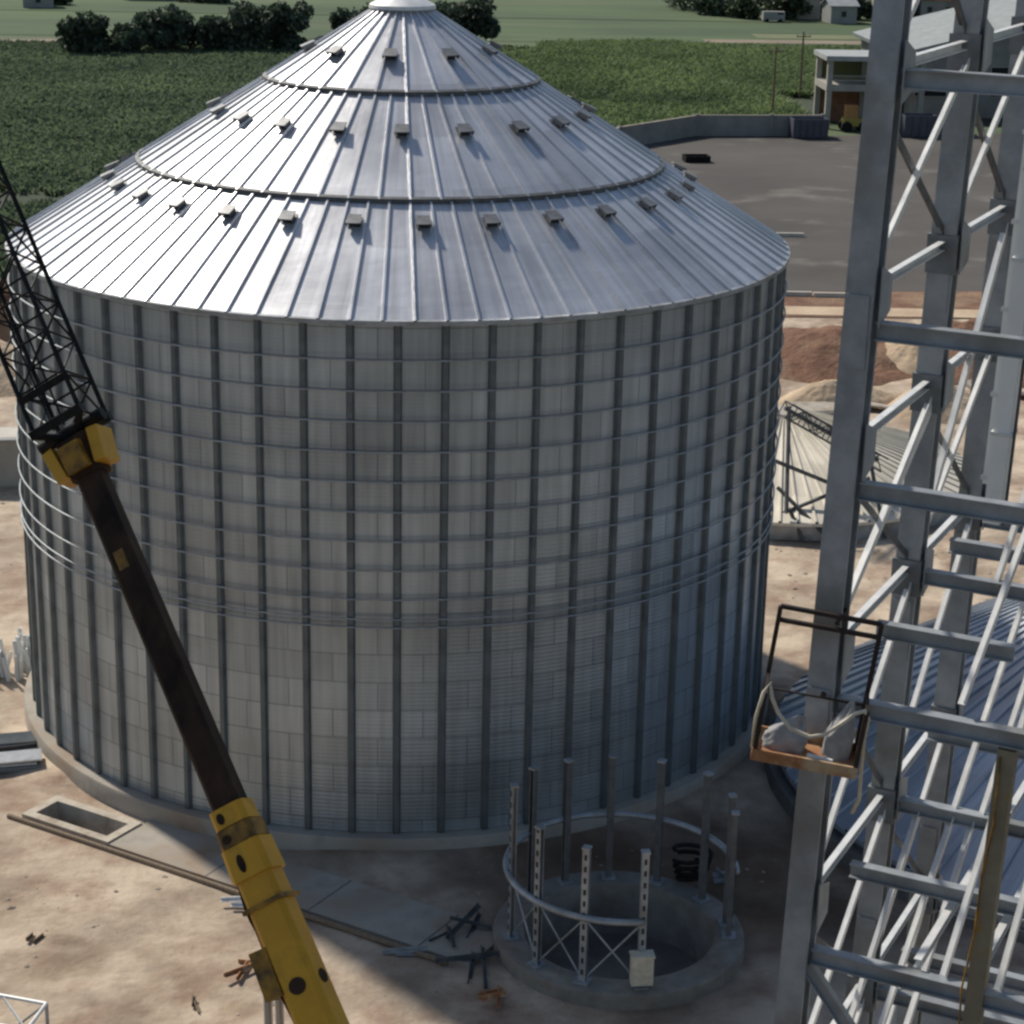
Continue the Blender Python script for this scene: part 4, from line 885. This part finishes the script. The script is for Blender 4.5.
# lift cylinder bracket and rods on the left side
mb = MB(); mb.sect(Bm(.72, -.30, -.12), Bm(2.1, -.27, -.12), [(-.06, -.16), (.06, -.16), (.06, .16), (-.06, .16)], face); mb.sect(Bm(.6, -.36, .0), Bm(1.35, -.33, .0), [(-.12, -.24), (.12, -.24), (.12, .24), (-.12, .24)], face)
part(mb, 'cylinder_bracket', 'yellow_dirty', cr)
for a in (-.18, .16):
    top = Bm(1.0, -.36, a); mb = MB(); mb.rod(top, top + Vector((.06, -.15, -3.2)), .055, 12); part(mb, 'lift_rod', 'chrome', cr, 40)
def disc(t, s_, f, nrm, r, m='boom_black', name='pin_hole', st=1.):
    nrm = nrm.normalized(); u = bdir; v_ = nrm.cross(u).normalized(); c = Bm(t, s_, f); n_ = 18; mb = MB()
    vs = [c + (u * math.cos(2 * PI * i / n_) * st * .9 + v_ * math.sin(2 * PI * i / n_)) * r for i in range(n_)] + [c + nrm * .012 + (u * math.cos(2 * PI * i / n_) * st * .9 + v_ * math.sin(2 * PI * i / n_)) * r for i in range(n_)]
    mb.add(vs, [tuple(range(n_, 2 * n_))] + [(i, (i + 1) % n_, n_ + (i + 1) % n_, n_ + i) for i in range(n_)]); part(mb, name, m, cr)
FN = [(side, 'r'), (-side, 'l'), (face, 'f')]
disc(.62, .0, .24, face, .115); disc(2.65, -.05, .275, face, .05, st=2.6); disc(3.1, -.12, .262, face, .06); disc(3.45, -.1, .242, face, .05, st=1.6); disc(.62, .27, .0, side, .10)
for k_, (s_, f_) in enumerate(((-.29, .12), (-.29, .02))):
    mb = MB(); mb.tube([Bm(-2 + 5.2 * i / 30, s_ - .02 * math.sin(i * .9 + k_), f_ + .02 * math.sin(i * .6)) for i in range(31)], .018, 6); part(mb, 'hydraulic_hose', 'rubber', cr, True)
for t_ in (-.6, 1.9):
    mb = MB(); mb.sect(Bm(t_, 0, 0), Bm(t_ + .07, 0, 0), [(-.29, -.26), (.29, -.26), (.29, .26), (-.29, .26)], face); part(mb, 'weld_band', 'yellow_dirty', cr)
# head with fork cheeks
part(boxsec(10.5, 11.4, .56, .60, .46, .50), 'boom_head', 'boom_black', cr)
for sg in (-1, 1):
    mb = MB(); mb.sect(Bm(10.6, sg * .36, .05), Bm(11.35, sg * .44, .05), [(-.08, -.20), (.08, -.20), (.08, .20), (-.08, .20)], face); part(mb, 'fork_cheek', 'yellow', cr)
    mb = MB(); mb.sect(Bm(10.6, 0, sg * .31), Bm(11.2, 0, sg * .38), [(-.16, -.06), (.16, -.06), (.16, .06), (-.16, .06)], face); part(mb, 'fork_cheek', 'yellow_dirty', cr)
mb = MB(); mb.rod(Bm(11.6, -.62, .05), Bm(11.6, .62, .05), .09, 14); part(mb, 'pivot_pin', 'jib_black', cr)
jb = MB(); c4 = lattice(jb, Bm(11.7), Bm(27.5), .72, 13, .036, .017, face)
jo = part(jb, 'jib', 'jib_black', cr)
mb = MB()
for p, _ in c4: mb.rod(Bm(11.45, 0, 0), p, .05, 6)
mb.bar(Bm(11.75, -.5, .45), Bm(11.75, .5, .45), .12, .12); mb.bar(Bm(11.75, -.5, -.45), Bm(11.75, .5, -.45), .12, .12); mb.bar(Bm(12.6, -.46, .42), Bm(12.6, .46, .42), .1, .1)
part(mb, 'foot_frame', 'jib_black', jo)
for s_, f in ((.1, .55), (-.1, .55)):
    mb = MB(); mb.rod(Bm(11.6, s_, f * .8), Bm(27, s_ * 2, f * .9), .016, 6); part(mb, 'hoist_rope', 'jib_black', cr)

# ------------------------------------------------------------------ light, sky, camera
w = bpy.data.worlds.new('World'); scene.world = w; w.use_nodes = True; nt = w.node_tree
sky = nt.nodes.new('ShaderNodeTexSky'); sky.sky_type = 'NISHITA'; sky.sun_disc = False
sky.sun_elevation = SUN_EL; sky.sun_rotation = SUN_AZ; sky.air_density = 1.2; sky.dust_density = 1.6; sky.altitude = 500
bg = nt.nodes['Background']; bg.inputs['Strength'].default_value = .088
nt.links.new(sky.outputs[0], bg.inputs['Color'])
L = bpy.data.lights.new('sun', 'SUN'); L.energy = 4.4; L.angle = R(2.8); L.color = (1, .93, .82)
so = bpy.data.objects.new('sun', L); col.objects.link(so)
sd = Vector((math.sin(SUN_AZ) * math.cos(SUN_EL), math.cos(SUN_AZ) * math.cos(SUN_EL), math.sin(SUN_EL)))
so.rotation_euler = sd.to_track_quat('Z', 'Y').to_euler(); so.location = sd * 80
cd = bpy.data.cameras.new('camera'); cam = bpy.data.objects.new('camera', cd); col.objects.link(cam)
pitch, yaw, roll, f = .3137, .0564, .0211, 2075.67
fw = Vector((math.sin(yaw) * math.cos(pitch), math.cos(yaw) * math.cos(pitch), -math.sin(pitch))); rt = Vector((math.cos(yaw), -math.sin(yaw), 0)); up = rt.cross(fw)
r2 = rt * math.cos(roll) + up * math.sin(roll); u2 = up * math.cos(roll) - rt * math.sin(roll)
cam.matrix_world = Matrix(((r2.x, u2.x, -fw.x, 0), (r2.y, u2.y, -fw.y, -74.478), (r2.z, u2.z, -fw.z, 30.658), (0, 0, 0, 1)))
cd.sensor_width = 36; cd.lens = f / 1024 * 36; cd.clip_start = .3; cd.clip_end = 9000
scene.camera = cam
scene.view_settings.view_transform = 'Standard'; scene.view_settings.look = 'None'; scene.view_settings.exposure = 0; scene.view_settings.gamma = 1
scene.render.engine = 'CYCLES'; scene.cycles.pixel_filter_type = 'BLACKMAN_HARRIS'; scene.cycles.filter_width = 2.6
